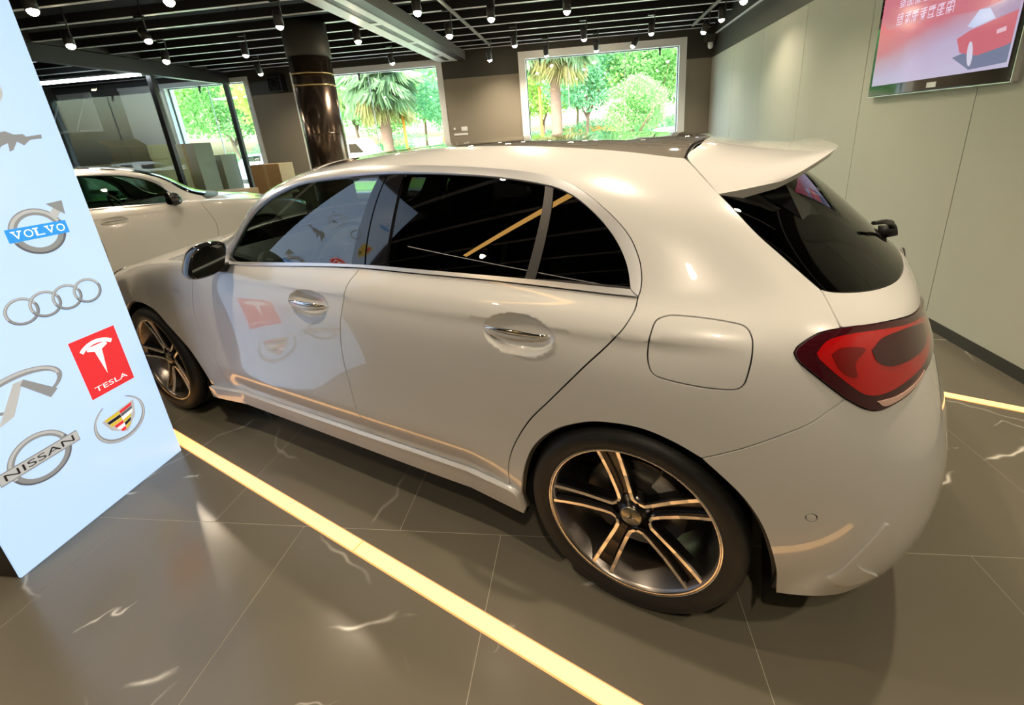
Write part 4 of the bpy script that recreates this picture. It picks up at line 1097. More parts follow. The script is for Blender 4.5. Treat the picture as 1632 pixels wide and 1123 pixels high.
# emblems in the upper left of the face, above the picture's edge but mirrored in the car windows
e = Emb(); e.ring(-.745, 1.96, .070, .052, .006, 1); e.poly([(-.745 + .064 * math.cos(t), 1.96 + .046 * math.sin(t)) for t in np.linspace(math.radians(190), math.radians(350), 24)], 3)
e.text('Y', -.765, -.725, 1.952, 1.998, 3).done('white and blue oval emblem')
e = Emb(); e.poly([(-.80, 1.69), (-.70, 1.69), (-.705, 1.60), (-.75, 1.53), (-.795, 1.60)], 6).poly([(-.785, 1.675), (-.755, 1.675), (-.755, 1.62), (-.785, 1.62)], 4).poly([(-.745, 1.60), (-.715, 1.60), (-.745, 1.555)], 7).done('golden shield emblem')
e = Emb(); e.poly([(-.645 + .070 * math.cos(t), 1.40 + .046 * math.sin(t)) for t in np.linspace(0, 2 * PI, 40)[:-1]], 4).ring(-.645, 1.40, .064, .041, .004, 5).text('m', -.685, -.605, 1.385, 1.418, 5).done('red oval emblem')
e = Emb(); e.shaded_ring(-.60, 1.72, .05, .05, .010).done('small grey ring emblem')
# ---- flat television on the right wall
tv = empty('television', (XR - .012, 1.49, 1.54)); tag(tv, 'black framed flat television on the greige wall showing a red car', 'television')
box('casing', GLOSSB, -.045, -.001, -.60, .60, 0, .72, tv, bevel=.006)
scr = bpy.data.materials.new('screen_glow'); scr.use_nodes = True
N_, L_ = nodes_of(scr); b_ = N_['Principled BSDF']; b_.inputs['Base Color'].default_value = (.02, .02, .02, 1); b_.inputs['Roughness'].default_value = .12
gp_ = N_.new('ShaderNodeTexCoord'); sx_ = N_.new('ShaderNodeSeparateXYZ'); L_.new(gp_.outputs['Object'], sx_.inputs[0])
ma_ = N_.new('ShaderNodeMath'); ma_.operation = 'MULTIPLY_ADD'; ma_.inputs[1].default_value = .22; L_.new(sx_.outputs['Y'], ma_.inputs[0]); L_.new(sx_.outputs['Z'], ma_.inputs[2])
nz_ = N_.new('ShaderNodeTexNoise'); nz_.inputs['Scale'].default_value = 5; L_.new(gp_.outputs['Object'], nz_.inputs['Vector'])
mb_ = N_.new('ShaderNodeMath'); mb_.operation = 'MULTIPLY_ADD'; mb_.inputs[1].default_value = .10; L_.new(nz_.outputs['Fac'], mb_.inputs[0]); L_.new(ma_.outputs[0], mb_.inputs[2])
cr_ = N_.new('ShaderNodeValToRGB'); L_.new(mb_.outputs[0], cr_.inputs[0])
cr_.color_ramp.elements[0].position = .10; cr_.color_ramp.elements[0].color = (.46, .42, .58, 1)
cr_.color_ramp.elements[1].position = .62; cr_.color_ramp.elements[1].color = (.62, .10, .16, 1)
for p_, c_ in ((.28, (.44, .36, .52, 1)), (.40, (.45, .25, .33, 1)), (.47, (.52, .14, .19, 1))):
    el = cr_.color_ramp.elements.new(p_); el.color = c_
L_.new(cr_.outputs[0], b_.inputs['Emission Color']); b_.inputs['Emission Strength'].default_value = .68
box('screen', scr, -.047, -.0452, -.565, .565, .075, .69, tv)
def scr_poly(name, pts, col, h, glow=.8):
    glow *= .8; col = tuple(c * .82 + .10 for c in col)
    m_ = mat('screen_' + name, (.02, .02, .02), .12, emit=col, estr=glow)
    MB().add([(-.047 - h, y - 1.49, z - 1.54) for y, z in pts], [tuple(range(len(pts)))]).build(name, m_, tv, fix=False)
scr_poly('red_banner', [(2.05, 2.20), (2.05, 2.05), (1.963, 1.992), (1.199, 1.945), (0.94, 1.965), (0.94, 2.10), (1.535, 2.20)], (.60, .09, .15), .0004, .75)
scr_poly('ground_shade', [(1.312, 1.714), (1.172, 1.63), (0.935, 1.64), (0.935, 1.798), (1.071, 1.761)], (.10, .13, .28), .0008, .7)
scr_poly('car_body', [(1.304, 1.816), (1.216, 1.846), (1.065, 1.871), (0.935, 1.89), (0.935, 1.735), (0.968, 1.725), (1.133, 1.701), (1.263, 1.734)], (.55, .04, .09), .0012, .8)
scr_poly('car_glass', [(1.244, 1.871), (1.182, 1.944), (1.113, 1.937), (1.066, 1.877), (1.198, 1.855)], (.50, .58, .85), .0016, .8)
scr_poly('car_roof', [(1.113, 1.937), (0.935, 1.955), (0.935, 1.89), (1.058, 1.872)], (.34, .22, .40), .0014, .8)
scr_poly('car_wheel', [(1.185 + .020 * math.cos(t) + .012 * math.sin(t), 1.717 + .068 * math.sin(t)) for t in np.linspace(0, 2 * PI, 21)[:-1]], (.62, .58, .75), .0020, .8)
scr_poly('car_door_mark', [(1.04, 1.815), (.985, 1.822), (.98, 1.80), (1.035, 1.793)], (.75, .45, .55), .0020, .8)
SCL = mat('screen_lettering', (.02, .02, .02), .12, emit=(.72, .62, .80), estr=.7)
# two rows of pale blurred characters on the banner
for row_, (y0, z0, y1, z1, h_, n_) in enumerate(((1.88, 2.005, 1.36, 1.972, .068, 7), (1.88, 2.115, 1.50, 2.09, .055, 5))):
    for k in range(n_):
        t = k / n_; cy_ = y0 + (y1 - y0) * t; cz_ = z0 + (z1 - z0) * t; wd = abs(y1 - y0) / n_ * .78
        glyph = MB()
        for (u0, u1, v0, v1) in random.sample([(0, 1, .93, 1), (0, 1, .46, .53), (0, 1, 0, .07), (.46, .54, 0, 1), (0, .07, 0, .9), (.93, 1, 0, .9), (0, 1, .68, .76), (.25, .33, 0, .5), (.68, .76, .45, 1), (.2, .8, .22, .30), (.62, .70, 0, .45), (.1, .9, .8, .86)], 8):
            glyph.add([(-.0486, cy_ - wd * u0 - 1.49, cz_ + h_ * v0 - 1.54), (-.0486, cy_ - wd * u1 - 1.49, cz_ + h_ * v0 - 1.54), (-.0486, cy_ - wd * u1 - 1.49, cz_ + h_ * v1 - 1.54), (-.0486, cy_ - wd * u0 - 1.49, cz_ + h_ * v1 - 1.54)], [(0, 1, 2, 3)])
        glyph.build('screen_character', SCL, tv, fix=False)
box('bottom_badge', WHITEF, -.0475, -.045, -.09, -.01, .018, .05, tv)
box('edge_trim', SATIN, -.046, -.001, -.604, -.600, 0, .72, tv)
box('edge_trim', SATIN, -.046, -.030, -.60, .60, -.004, 0, tv)

# ---- long air duct under the ceiling with a pale slotted grille
duct = empty('air_duct', (-2.78, 4.0, 2.80)); tag(duct, 'long dark ceiling duct with pale slotted grille beside the column', 'duct')
box('duct_body', mat('duct_grey', (0.045, 0.045, 0.043), 0.5), -.27, .24, -2.9, 2.72, .008, .153, duct, bevel=.004)
g = MB().box(-.275, -.115, -2.9, 2.72, 0, .008).box(-.015, .085, -2.9, 2.72, 0, .008).build('grille_rail', WHITEF, duct)
for y in (-2.9, -1.55, -.30, .88, 2.05, 2.62):
    box('grille_bar', WHITEF, -.115, -.015, y, y + .10, .0005, .0085, duct)
box('side_flange', mat('duct_side', (0.15, 0.15, 0.145), 0.45), .2405, .246, -2.9, 2.72, .0, .153, duct)

# ---- lighting tracks and their spotlights
def track(x, y0, y1, label):
    t = empty('light_track', (x, (y0 + y1) / 2, 2.93)); tag(t, label, 'light track', 'spotlight tracks under the ceiling')
    box('rail', mat('track_grey', (0.38, 0.37, 0.35), 0.4, 0.5), -.017, .017, -(y1 - y0) / 2, (y1 - y0) / 2, -.018, .012, t, bevel=.002)
    for y in (-(y1 - y0) / 2 + .1, (y1 - y0) / 2 - .1):
        MB().tube((0, y, .012), (0, y, .36), .004, n=6).build('hanger', DARKF, t)
track(-1.97, 1.2, 6.25, 'grey light track running beside the air duct')
track(1.40, 1.2, 6.2, 'grey light track running beside the right wall')
BULB = emit_mat('spot_bulb_warm', (1.0, 0.80, 0.52), 60.0)
BULBD = emit_mat('spot_bulb_dim', (1.0, 0.92, 0.80), 3.0)
CAN = mat('spotlight_black', (0.02, 0.02, 0.021), 0.35)
def spot(x, y, z, lit=True, aim=(0, 0, -1), label='', power=60.0):
    """canister on a short arm; (x, y, z) is the lamp's glowing mouth"""
    a = Vector(aim).normalized(); rot = a.to_track_quat('-Z', 'Y')
    s = empty('spotlight', (x, y, z)); tag(s, label, 'spotlight', 'ceiling spotlights')
    def put(o): o.rotation_mode = 'QUATERNION'; o.rotation_quaternion = rot; return o
    put(MB().lathe([(.040, 0), (.046, 0), (.046, .13), (.038, .145), (0, .145)], 24, 'z').build('canister', CAN, s))
    put(MB().lathe([(0, -.036), (.014, -.034), (.027, -.026), (.036, -.012), (.040, .008)], 24, 'z').build('bulb', BULB if lit else BULBD, s))
    j = rot @ Vector((0, 0, .10))
    top = Vector((j.x, j.y, ZC - .001 - z))
    MB().tube(j + Vector((.046, 0, 0)), top + Vector((.046, 0, 0)), .007, n=8).box(top.x - .05, top.x + .05, top.y - .018, top.y + .018, 2.93 - z, 2.954 - z).build('arm', CAN, s)
    if lit:
        ld = bpy.data.lights.new('spot_beam', 'SPOT'); ld.energy = power; ld.color = (1.0, 0.83, 0.61); ld.spot_size = math.radians(128); ld.spot_blend = 1.0; ld.shadow_soft_size = .028
        lo = bpy.data.objects.new('spot_beam', ld); COL.objects.link(lo); lo.parent = s; lo.location = a * .040
        lo.rotation_mode = 'QUATERNION'; lo.rotation_quaternion = rot
    return s
SPOTS = [
    (-5.04, 1.87, 2.70, 1, (.3, -.2, -1), 'lit spotlight nearest the glowing panel at the upper left'),
    (-6.05, 2.92, 2.69, 1, (.3, -.2, -1), 'lit spotlight above the silver car with a warm flare'),
    (-6.05, 4.07, 2.69, 1, (.2, -.3, -1), 'lit spotlight in front of the partition header beam'),
    (-5.82, 5.58, 2.69, 1, (.05, .30, -1), 'lit spotlight beside the grey pier left of the column'),
    (-3.88, 2.01, 2.70, 1, (.2, -.2, -1), 'lit spotlight cut by the top edge left of the column'),
    (-2.03, 2.92, 2.665, 1, (.1, -.2, -1), 'lit spotlight near end of the track beside the duct'),
    (-2.03, 4.0, 2.655, 1, (.1, -.2, -1), 'lit spotlight in the middle of the track beside the duct'),
    (-1.95, 6.05, 2.667, 1, (.05, .30, -1), 'lit spotlight at the far end of the track beside the duct'),
    (-3.25, 4.04, 2.70, 1, (.1, -.1, -1), 'lit spotlight just right of the column'),
    (-3.54, 5.73, 2.70, 1, (.05, .30, -1), 'lit spotlight in front of the palm window'),
    (-1.41, 3.59, 2.70, 1, (0, -.1, -1), 'lit spotlight hanging right of the duct near the top edge'),
    (-1.39, 5.20, 2.70, 1, (.05, .30, -1), 'lit spotlight left of the big window corner'),
    (-1.00, 6.25, 2.69, 1, (.05, .30, -1), 'lit spotlight over the left end of the big window'),
    (-.55, 3.59, 2.70, 1, (0, 0, -1), 'lit spotlight above the middle of the roof near the top edge'),
    (-.36, 5.21, 2.70, 1, (.05, .30, -1), 'lit spotlight over the left middle of the big window'),
    (-.155, 6.2, 2.69, 1, (.05, .30, -1), 'lit spotlight closest to the middle of the big window'),
    (.61, 5.25, 2.70, 0, (0, 0, -1), 'dim spotlight over the right half of the big window'),
    (.44, 6.12, 2.69, 0, (-.55, -.2, -1), 'unlit tilted black spotlight before the big window'),
    (1.39, 5.45, 2.69, 1, (-.3, .1, -1), 'lit spotlight by the far end of the right track'),
    (1.44, 4.76, 2.70, 0, (0, 0, -1), 'dim spotlight hanging from the right track'),
    (1.43, 3.91, 2.70, 1, (-.1, -.2, -1), 'lit spotlight on the right track at the top edge'),
    (-3.61, 3.04, 2.70, 0, (0, 0, -1), 'dim spotlight hanging left of the column'),
    (-5.235, 3.07, 2.70, 0, (.45, -.1, -1), 'dim tilted spotlight above the silver car bonnet'),
    (-4.96, 4.20, 2.70, 0, (0, 0, -1), 'dim spotlight before the grey pier'),
]
for q in SPOTS: spot(q[0], q[1], q[2], bool(q[3]), q[4], q[5])
OFF = [(-1.7, -.9, 'over the sill of the white car'), (-.4, -.6, 'over the rear wheel of the white car'), (.9, -.4, 'over the rear bumper of the white car'), (-.9, .9, 'over the roof of the white car'), (.5, 1.3, 'over the tailgate of the white car'),
       (-2.6, .9, 'over the bonnet of the white car'), (.9, 2.3, 'beside the television wall'), (-1.6, 2.0, 'over the far flank of the white car'), (-.3, -2.3, 'behind the viewer'), (1.2, -1.8, 'in the near right corner'),
       (-3.0, -2.2, 'in front of the lightbox casing'), (-5.4, -.4, 'behind the lightbox'), (-4.2, .6, 'between lightbox and silver car')]
for (x, y, w_) in OFF:
    spot(x, y, 2.70, True, (0, 0, -1), 'lit ceiling spotlight above the picture ' + w_)

# ---- small things on the back wall
cc = empty('security_camera', (1.80, 6.60, 2.66)); tag(cc, 'small white dome security camera in the corner by the big window', 'camera')
MB().box(-.09, .09, -.02, .195, .06, .20).build('mount', WALLD, cc, bevel=.02)
MB().lathe([(0, -.045), (.025, -.038), (.042, -.015), (.046, .01), (.046, .06), (0, .06)], 24, 'z').build('dome', WHITEF, cc)
for k, (x, z, w_, h_, lb_) in enumerate(((-2.915, 1.61, .045, .035, 'small dark switch plate left of the white one on the back wall'), (-2.72, 1.60, .06, .04, 'white switch plate on the brown back wall'), (-2.80, 1.50, .14, .02, 'wide pale wall plate under the switches'))):
    p = empty('switch_plate', (x, YB - .001, z)); tag(p, lb_, 'switch', 'plates on the back wall')
    box('plate', WHITEF if k else WALLB, -w_, w_, -.010, 0, -h_, h_, p, bevel=.003)
    box('rocker', WHITEF, -w_ * .4, w_ * .4, -.014, -.010, -h_ * .6, h_ * .6, p, bevel=.001)
sp_ = empty('wall_speaker', (-6.34, YB - .001, 2.53)); tag(sp_, 'black box loudspeaker high on the grey pier', 'speaker')
box('cabinet', GLOSSB, -.13, .13, -.20, 0, 0, .32, sp_, bevel=.01)
MB().lathe([(.075, -.203), (.085, -.2035), (.085, -.199), (.02, -.196), (0, -.199)], 24, 'y', (0, 0, .13)).build('driver', BLACKT, sp_)

# ---- store room behind the partition
tag(box('wall_store_back', mat('store_wall_slate', (0.10, 0.11, 0.12), 0.6), XL, -8.98, YB - .012, YB, 0.0, 2.94), kind='structure')
CARD = mat('cardboard', (0.46, 0.29, 0.13), 0.8, noise=.12, nscale=6); CARD2 = mat('cardboard_pale', (0.60, 0.47, 0.27), 0.8, noise=.1, nscale=5); CARD3 = mat('cardboard_grey', (0.56, 0.50, 0.40), 0.8, noise=.1, nscale=5)
TAPE = mat('packing_tape', (0.55, 0.40, 0.20), 0.3)
def carton(x0, x1, y0, y1, z0, z1, m_, label, flap=False):
    e_ = empty('cardboard_box', ((x0 + x1) / 2, (y0 + y1) / 2, z0)); tag(e_, label, 'box', 'cardboard boxes in the store room')
    a, b, h = (x1 - x0) / 2, (y1 - y0) / 2, z1 - z0
    box('carton', m_, -a, a, -b, b, 0.001, h, e_, bevel=.004)
    box('tape', TAPE, -.03, .03, -b - .0008, b + .0008, h * .0 + .02, h + .0008, e_)
    if flap:
        MB().add([(-a, -b, h), (a, -b, h), (a, -b - .14, h + .10), (-a, -b - .14, h + .10)], [(0, 1, 2, 3)]).add([(-a, -b, h + .004), (a, -b, h + .004), (a, -b - .14, h + .104), (-a, -b - .14, h + .104)], [(3, 2, 1, 0)]).build('flap', m_, e_)
carton(-9.55, -8.55, 5.0, 5.7, 0, 1.38, CARD, 'wide brown cardboard box behind the roof of the silver car')
carton(-8.50, -7.70, 4.95, 5.6, 0, 1.42, CARD2, 'pale tan cardboard box just left of the dark mullion')
carton(-8.48, -7.75, 4.98, 5.5, 1.421, 1.66, CARD2, 'open pale box stacked on the tan box by the mullion', True)
carton(-8.05, -7.62, 5.75, 6.15, 0, 1.66, CARD3, 'tall narrow cardboard box just right of the dark mullion')
carton(-8.02, -7.58, 6.25, 6.65, 0, 1.42, CARD3, 'grey tan cardboard box in front of the store room window')
carton(-8.60, -8.10, 6.25, 6.6, 0, 1.15, CARD2, 'low pale cardboard box under the store room window')
carton(-6.62, -6.18, 5.75, 6.15, 0, .62, CARD2, 'pale cardboard box on the floor beside the grey pier')
carton(-6.60, -6.02, 5.75, 6.15, .621, 1.20, CARD, 'brown and white cardboard box on top beside the grey pier')
carton(-6.90, -6.30, 4.9, 5.45, 0, .82, CARD, 'brown cardboard box low in front of the partition end')
bd = empty('white_board', (-9.5, YB - .013, 1.30)); tag(bd, 'blank white board on the wall left of the store room window', 'board')
box('sheet', mat('board_white', (0.78, 0.82, 0.86), 0.5), -.42, .40, -.02, 0, 0, 1.50, bd, bevel=.003)
box('top_bar', WHITEF, -.43, .41, -.03, 0, 1.50, 1.55, bd, bevel=.003)
fl = empty('linear_lamp', (-8.5, 5.0, 2.74)); tag(fl, 'long white linear ceiling lamp in the store room', 'lamp')
box('tube', emit_mat('linear_glow', (0.90, 0.88, 1.0), 16.0), -1.05, 1.02, -.03, .03, -.02, .02, fl)
box('housing', WHITEF, -1.06, 1.03, -.04, .04, .02, .05, fl)
for x in (-.8, .8): MB().tube((x, .02, .05), (x, .02, .214), .004, n=6).build('wire', DARKF, fl)
sh = empty('shelf_bracket', (-11.0, YB - .013, 2.05)); tag(sh, 'white triangular shelf bracket on the store room wall', 'shelf')
box('shelf', WHITEF, -.40, .40, -.45, 0, 0, .03, sh, bevel=.004)
for x in (-.30, .30): MB().tube((x, -.43, .03), (x, -.03, .75), .014, n=8).build('brace', WHITEF, sh)
box('back_rail', WHITEF, -.40, .40, -.03, 0, .03, .78, sh)

# ---- the second car: same body, silver paint, greenish glass
def twin(o, parent):
    c = o.copy(); COL.objects.link(c); c.parent = parent
    for i, sl in enumerate(c.material_slots):
        m_ = sl.material
        new = {PAINT: SILVER, GLASS_F: GLASS_GREEN, GLASS_R: GLASS_GREEN}.get(m_)
        if new: sl.link = 'OBJECT'; sl.material = new
    for ch in o.children: twin(ch, c)
    return c
car2 = empty('silver_car', (-6.20, 1.14, 0), math.radians(65)); car2.scale = (.925, .925, 1.0)
tag(car2, 'silver beige car parked behind the glowing panel with greenish windows', 'car')
for ch in list(car.children):
    if ch.name.split('.')[0] in ('fender_lettering', 'fuel_flap_none'): continue
    twin(ch, car2)

# ================================================================== OUTSIDE THE WINDOWS
GRASS = mat('lawn', (0.20, 0.42, 0.09), 0.9, noise=.3, nscale=3)
ASPH = mat('asphalt', (0.34, 0.34, 0.33), 0.9, noise=.1, nscale=4)
BARK = mat('bark', (0.16, 0.10, 0.07), 0.9, noise=.3, nscale=12, bump=.4)
PBARK = mat('palm_bark', (0.17, 0.095, 0.075), 0.9, noise=.3, nscale=14, bump=.5)
gl = box('ground_outside', ASPH, -90, 60, YB + .25, 130, -.22, -.12); tag(gl, kind='structure')
lw = box('lawn_outside', GRASS, -60, 40, 12.5, 15.2, -.12, -.06); tag(lw, kind='structure')
lw2 = box('lawn_strip_outside', GRASS, -60, 40, 24.5, 40, -.12, -.05); tag(lw2, kind='structure')

def leaf_mat(name, col):
    m = bpy.data.materials.new(name); m.use_nodes = True
    N, L = nodes_of(m); N.clear()
    out = N.new('ShaderNodeOutputMaterial'); df = N.new('ShaderNodeBsdfDiffuse'); tl = N.new('ShaderNodeBsdfTranslucent'); mx = N.new('ShaderNodeMixShader')
    geo = N.new('ShaderNodeNewGeometry'); nz = N.new('ShaderNodeTexNoise'); nz.inputs['Scale'].default_value = 1.1
    L.new(geo.outputs['Position'], nz.inputs['Vector'])
    rmp = N.new('ShaderNodeMix'); rmp.data_type = 'RGBA'
    rmp.inputs['A'].default_value = (*[c * .62 for c in col], 1); rmp.inputs['B'].default_value = (*[min(1, c * 1.35) for c in col], 1)
    L.new(nz.outputs['Fac'], rmp.inputs['Factor'])
    L.new(rmp.outputs['Result'], df.inputs['Color']); L.new(rmp.outputs['Result'], tl.inputs['Color'])
    mx.inputs[0].default_value = .45
    L.new(df.outputs[0], mx.inputs[1]); L.new(tl.outputs[0], mx.inputs[2]); L.new(mx.outputs[0], out.inputs['Surface'])
    return m
LEAF = [leaf_mat('leaf_bright', (0.36, 0.56, 0.14)), leaf_mat('leaf_mid', (0.22, 0.44, 0.16)), leaf_mat('leaf_blue', (0.17, 0.40, 0.21))]
def crown_mesh(seed, rx, rz, n, size, blobs):
    r = np.random.default_rng(seed)
    cs_ = r.normal(size=(blobs, 3)); cs_ /= np.linalg.norm(cs_, axis=1, keepdims=True); cs_ *= r.uniform(.35, .8, (blobs, 1))
    which = r.integers(0, blobs, n)
    d = r.normal(size=(n, 3)); d /= np.linalg.norm(d, axis=1, keepdims=True)
    p = cs_[which] + d * (r.uniform(.25, .42, (n, 1)))
    p *= [rx, rx, rz]
    a = r.normal(size=(n, 3)); a /= np.linalg.norm(a, axis=1, keepdims=True)
    b = np.cross(a, r.normal(size=(n, 3))); b /= np.linalg.norm(b, axis=1, keepdims=True)
    s = r.uniform(.6, 1.3, (n, 1)) * size
    V = np.stack([p - a * s, p + b * s * .5, p + a * s, p - b * s * .5], 1).reshape(-1, 3)
    me = bpy.data.meshes.new('crown')
    me.from_pydata(V.tolist(), [], [(4 * i, 4 * i + 1, 4 * i + 2, 4 * i + 3) for i in range(n)])
    me.update()
    return me
CROWNS = [crown_mesh(s_, 2.4, 2.2, 9000, .085, 18) for s_ in (1, 2, 3)]
for me_ in CROWNS: me_.materials.append(LEAF[1])
def trunk_mesh(h, r_, seed):
    rr = random.Random(seed); mb = MB()
    mb.path([(0, 0, -.05), (rr.uniform(-.06, .06), rr.uniform(-.06, .06), h * .5), (rr.uniform(-.1, .1), rr.uniform(-.1, .1), h)], [r_, r_ * .8, r_ * .6], 8)
    for k in range(4):
        q = k * PI / 2 + rr.uniform(-.5, .5)
        mb.path([(0, 0, h * .9), (.5 * math.cos(q), .5 * math.sin(q), h + .7), (1.1 * math.cos(q), 1.1 * math.sin(q), h + 1.6)], [r_ * .5, r_ * .35, r_ * .15], 6)
    return mb.mesh('trunk', BARK)
TRUNKS = [trunk_mesh(2.0, .11, s_) for s_ in (1, 2)]
def tree(x, y, sc, kind, label, zc=3.6, sx=1.0):
    e_ = empty('leafy_tree', (x, y, -.12), random.uniform(0, 6)); tag(e_, label, 'tree', 'leafy trees outside')
    t = add_obj('trunk', TRUNKS[int(abs(x * 3)) % 2], e_); t.scale = (1, 1, sc)
    c = add_obj('crown', CROWNS[int(abs(x * 7 + y)) % 3], e_); c['kind'] = 'stuff'
    c.location = (0, 0, zc * sc); c.scale = (sc * sx, sc * sx, sc)
    c.material_slots[0].link = 'OBJECT'; c.material_slots[0].material = LEAF[kind]
TREES = [(-13.6, 17.0, 1.0, 0, 'bright yellow-green tree at the left side of the palm window'), (-10.3, 20, .95, 1, 'mid green tree behind the white van in the palm window'), (-7.2, 22, 1.1, 1, 'dense tree right behind the first palm'),
         (-5.9, 17.5, .85, 2, 'bluish green young tree at the right side of the palm window'), (-2.6, 23, 1.1, 0, 'bright tree behind the second palm'), (-.2, 20.5, 1.15, 2, 'bluish tree in the middle of the big window'),
         (1.7, 16.5, .62, 1, 'slender young tree with thin stem in the big window'), (3.2, 21, 1.15, 1, 'broad tree right of the middle in the big window'), (5.9, 23, 1.25, 0, 'bright tree at the right end of the big window'),
         (-21.5, 17.5, 1.05, 0, 'yellow-green tree seen through the store room window'), (-17.9, 19, 1.05, 1, 'mid green tree at the right of the store room window'), (-25.5, 20, 1.15, 1, 'green tree at the left of the store room window'),
         (8.6, 26, 1.3, 1, 'far green tree behind the right window frame'), (-15.0, 26, 1.35, 1, 'far tall tree left of the palm window'), (-11.5, 29, 1.5, 0, 'far tall bright tree in the palm window'), (-8.0, 30, 1.55, 1, 'far tall tree over the first palm'),
         (-4.2, 30, 1.5, 0, 'far tall bright tree left in the big window'), (-.8, 31, 1.6, 1, 'far tall tree centred in the big window'), (2.8, 31, 1.6, 0, 'far tall bright tree right in the big window'), (6.5, 32, 1.6, 1, 'far tall tree at the right in the big window'),
         (-19.5, 28, 1.4, 0, 'far tall bright tree in the store room window'), (-23.5, 29, 1.4, 1, 'far tall tree left in the store room window'), (-28.5, 27, 1.4, 1, 'far tall tree at the far left')]
for q in TREES: tree(*q)
hedge_me = crown_mesh(11, 3.2, 1.1, 7000, .075, 14); hedge_me.materials.append(LEAF[2])
for k, (x, lab_) in enumerate(((-22, 'low dark hedge behind the store room window'), (-13, 'low dark hedge left of the first palm'), (-6.5, 'low dark hedge right of the first palm'), (-1.2, 'low dark hedge under the second palm'), (4.0, 'low dark hedge right in the big window'))):
    h_ = add_obj('hedge', hedge_me); tag(h_, lab_, 'hedge', 'hedges outside'); h_.location = (x, 25.5, .9)

# ---- fan palms
def frond_mesh(seed):
    r = random.Random(seed); mb = MB(); vs, fs = [], []
    mb.path([(0, 0, 0), (.35, 0, .10), (.75, 0, .06)], [.022, .016, .010], 5)
    n = 44
    for k in range(n):
        q = math.radians(-115 + 230 * k / (n - 1)); L0 = r.uniform(.75, .95); dr = r.uniform(.20, .55)
        a = (.75, 0, .06); w = .020
        d = (math.cos(q), math.sin(q))
        m1 = (.75 + d[0] * L0 * .55, d[1] * L0 * .55, .10 - .05 * r.random()); m2 = (.75 + d[0] * L0, d[1] * L0, .06 - dr)
        p = (-d[1] * w, d[0] * w)
        mb.add([a, (m1[0] + p[0], m1[1] + p[1], m1[2]), m2, (m1[0] - p[0], m1[1] - p[1], m1[2])], [(0, 1, 2), (0, 2, 3)])
    return mb.mesh('frond', leaf_mat('palm_leaf_%d' % seed, (0.30, 0.44, 0.27)), fix=False)
FRONDS = [frond_mesh(s_) for s_ in (1, 2)]
DRYF = leaf_mat('palm_leaf_dry', (0.52, 0.48, 0.26))
def palm(x, y, h, label):
    e_ = empty('fan_palm', (x, y, -.12)); tag(e_, label, 'palm', 'fan palms outside')
    pr = []
    for k in range(22):
        z = h * k / 21; pr.append((.21 - .03 * k / 21 + (.018 if k % 2 else 0), z))
    MB().lathe(pr, 14, 'z').build('trunk', PBARK, e_)
    for k in range(34):
        q = k * 2.39996; el = math.radians(75 - 130 * (k / 33) ** .8)
        f_ = add_obj('frond', FRONDS[k % 2], e_); f_.location = (0, 0, h - .1)
        f_.rotation_euler = (random.uniform(-.3, .3), -el, q); s_ = random.uniform(.9, 1.15); f_.scale = (s_, s_, s_)
        if k > 27: f_.material_slots[0].link = 'OBJECT'; f_.material_slots[0].material = DRYF
palm(-8.05, 15.0, 3.75, 'fan palm with drooping fronds in the middle of the left window')
palm(-1.42, 15.6, 4.75, 'fan palm with thick trunk at the left side of the big window')

# ---- orange poles and a low orange and white hoarding
ORG = mat('orange_paint', (0.90, 0.28, 0.05), 0.5); ORW = mat('hoarding_orange', (0.85, 0.33, 0.16), 0.6)
for (x, y, h, lab_) in ((-7.55, 15.6, 2.55, 'orange pole beside the palm in the left window'), (-2.05, 15.9, 3.2, 'orange pole left of the palm in the big window')):
    p_ = empty('orange_pole', (x, y, -.12)); tag(p_, lab_, 'pole', 'orange poles outside')
    MB().lathe([(0, 0), (.055, 0), (.052, h), (.02, h + .04), (0, h + .04)], 12, 'z').build('shaft', ORG, p_)
    MB().lathe([(.10, .0), (.10, .03), (.056, .05)], 12, 'z').build('foot', ORG, p_)
hd = empty('hoarding', (-9, 34, -.12)); tag(hd, 'low orange and white hoarding across the street', 'hoarding')
for k in range(10):
    box('hoarding_panel', ORW if k % 3 else WHITEF, -15 + k * 3.0, -12.03 + k * 3.0, 0, .08, .2, 1.75, hd)
    box('post', WHITEF, -15.05 + k * 3.0, -14.95 + k * 3.0, -.03, .12, 0, 1.8, hd)

# ---- parked cars: the same smooth skin in one mesh, windows, wheels
def parked_mesh():
    nc, nv_ = 72, 26
    cc_, vv_ = np.meshgrid(np.linspace(0, LC, nc, endpoint=False), np.linspace(0, 1.75, nv_), indexing='ij')
    p = S(cc_.ravel(), vv_.ravel())
    f = [(i * nv_ + j, ((i + 1) % nc) * nv_ + j, ((i + 1) % nc) * nv_ + j + 1, i * nv_ + j + 1) for i in range(nc) for j in range(nv_ - 1)]
    v = vv_.ravel(); vm = np.array([v[list(q)].mean() for q in f]); cm = np.array([min(cc_.ravel()[q[0]], LC - cc_.ravel()[q[0]]) for q in f])
    glass = (vm > .88) & (vm < 1.19) & ~((cm > 1.05) & (cm < 1.5)) & ~((cm > 3.1) & (cm < 3.3)) & ~((cm > 4.2) & (cm < 4.75))
    body = MB().add(p, [q for q, g_ in zip(f, glass) if not g_], 0, True); win = MB().add(p, [q for q, g_ in zip(f, glass) if g_], 0, True)
    return body, win
pb_, pw_ = parked_mesh()
WHITEC = mat('parked_white', (0.85, 0.86, 0.88), .3, 0, 1.0); BLUEC = mat('parked_blue', (0.25, 0.36, 0.60), .3, 0, 1.0); GREYC = mat('parked_grey', (0.5, 0.52, 0.55), .3, 0, 1.0)
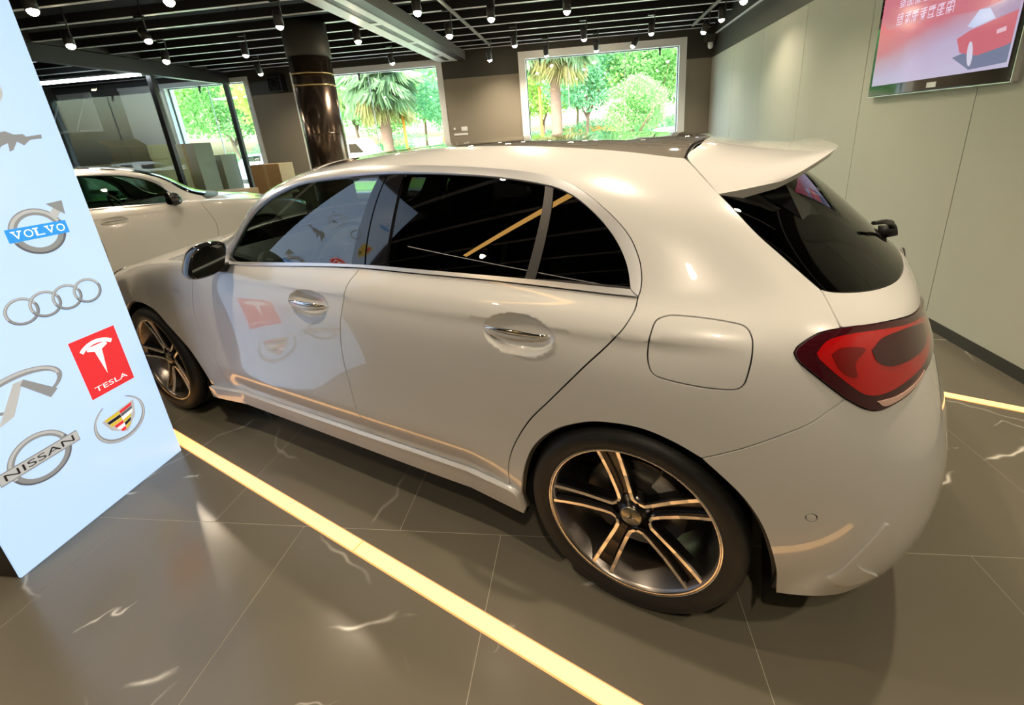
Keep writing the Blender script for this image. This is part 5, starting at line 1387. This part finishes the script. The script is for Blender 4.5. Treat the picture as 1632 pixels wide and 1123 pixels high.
PBM = pb_.mesh('body', WHITEC); PWM = pw_.mesh('windows', GLOSSB)
WHM = MB().lathe([(0, .10), (.20, .10), (.24, .08), (.32, .07), (.32, -.09), (0, -.09)], 24, 'y').mesh('wheel', RUBBER)
def parked(x, y, rz, m_, label, z=-.12):
    e_ = empty('parked_car', (x, y, z), rz); tag(e_, label, 'car', 'cars parked outside')
    b = add_obj('body', PBM, e_); b.material_slots[0].link = 'OBJECT'; b.material_slots[0].material = m_
    add_obj('windows', PWM, e_)
    for ax in (0, 2.73):
        for s_ in (1, -1):
            w_ = add_obj('wheel', WHM, e_); w_.location = (ax, s_ * .77, .325); w_.rotation_euler = (0, 0, 0 if s_ > 0 else PI)
parked(-5.2, 18.6, .1, WHITEC, 'white car parked right of the palm in the left window')
parked(2.9, 18.2, .05, WHITEC, 'white car parked in the middle of the big window')
parked(7.6, 18.4, .0, WHITEC, 'white car parked at the right of the big window')
parked(-17.6, 19.5, .1, BLUEC, 'blue car parked at the right of the store room window')
parked(-22.5, 18.8, .05, WHITEC, 'white car parked in the store room window')
vn = empty('white_van', (-12.2, 16.3, -.12), .02); tag(vn, 'white van parked at the left in the palm window', 'van')
vp = [(0, .25), (5.0, .25), (5.05, .75), (4.75, 1.02), (4.1, 1.12), (3.35, 1.75), (3.0, 1.86), (.25, 1.88), (.02, 1.5)]
MB().prism([(a * .62, b * .98) for a, b in vp], lambda a, b, w: (a, w, b), 1.7).build('body', WHITEC, vn, bevel=.05)
for a0, a1 in ((.15, .85), (.95, 1.65)):
    MB().prism([(a0, 1.22), (a1, 1.22), (a1 - .05, 1.64), (a0 + .05, 1.64)], lambda a, b, w: (a, -.004 - w, b), .01).build('side_window', GLOSSB, vn)
MB().prism([(1.75, 1.22), (2.40, 1.22), (2.1, 1.60), (1.75, 1.60)], lambda a, b, w: (a, -.004 - w, b), .01).build('side_window', GLOSSB, vn)
for ax in (.6, 2.5):
    for yy in (.08, 1.62):
        w_ = add_obj('wheel', WHM, vn); w_.location = (ax, yy, .325)
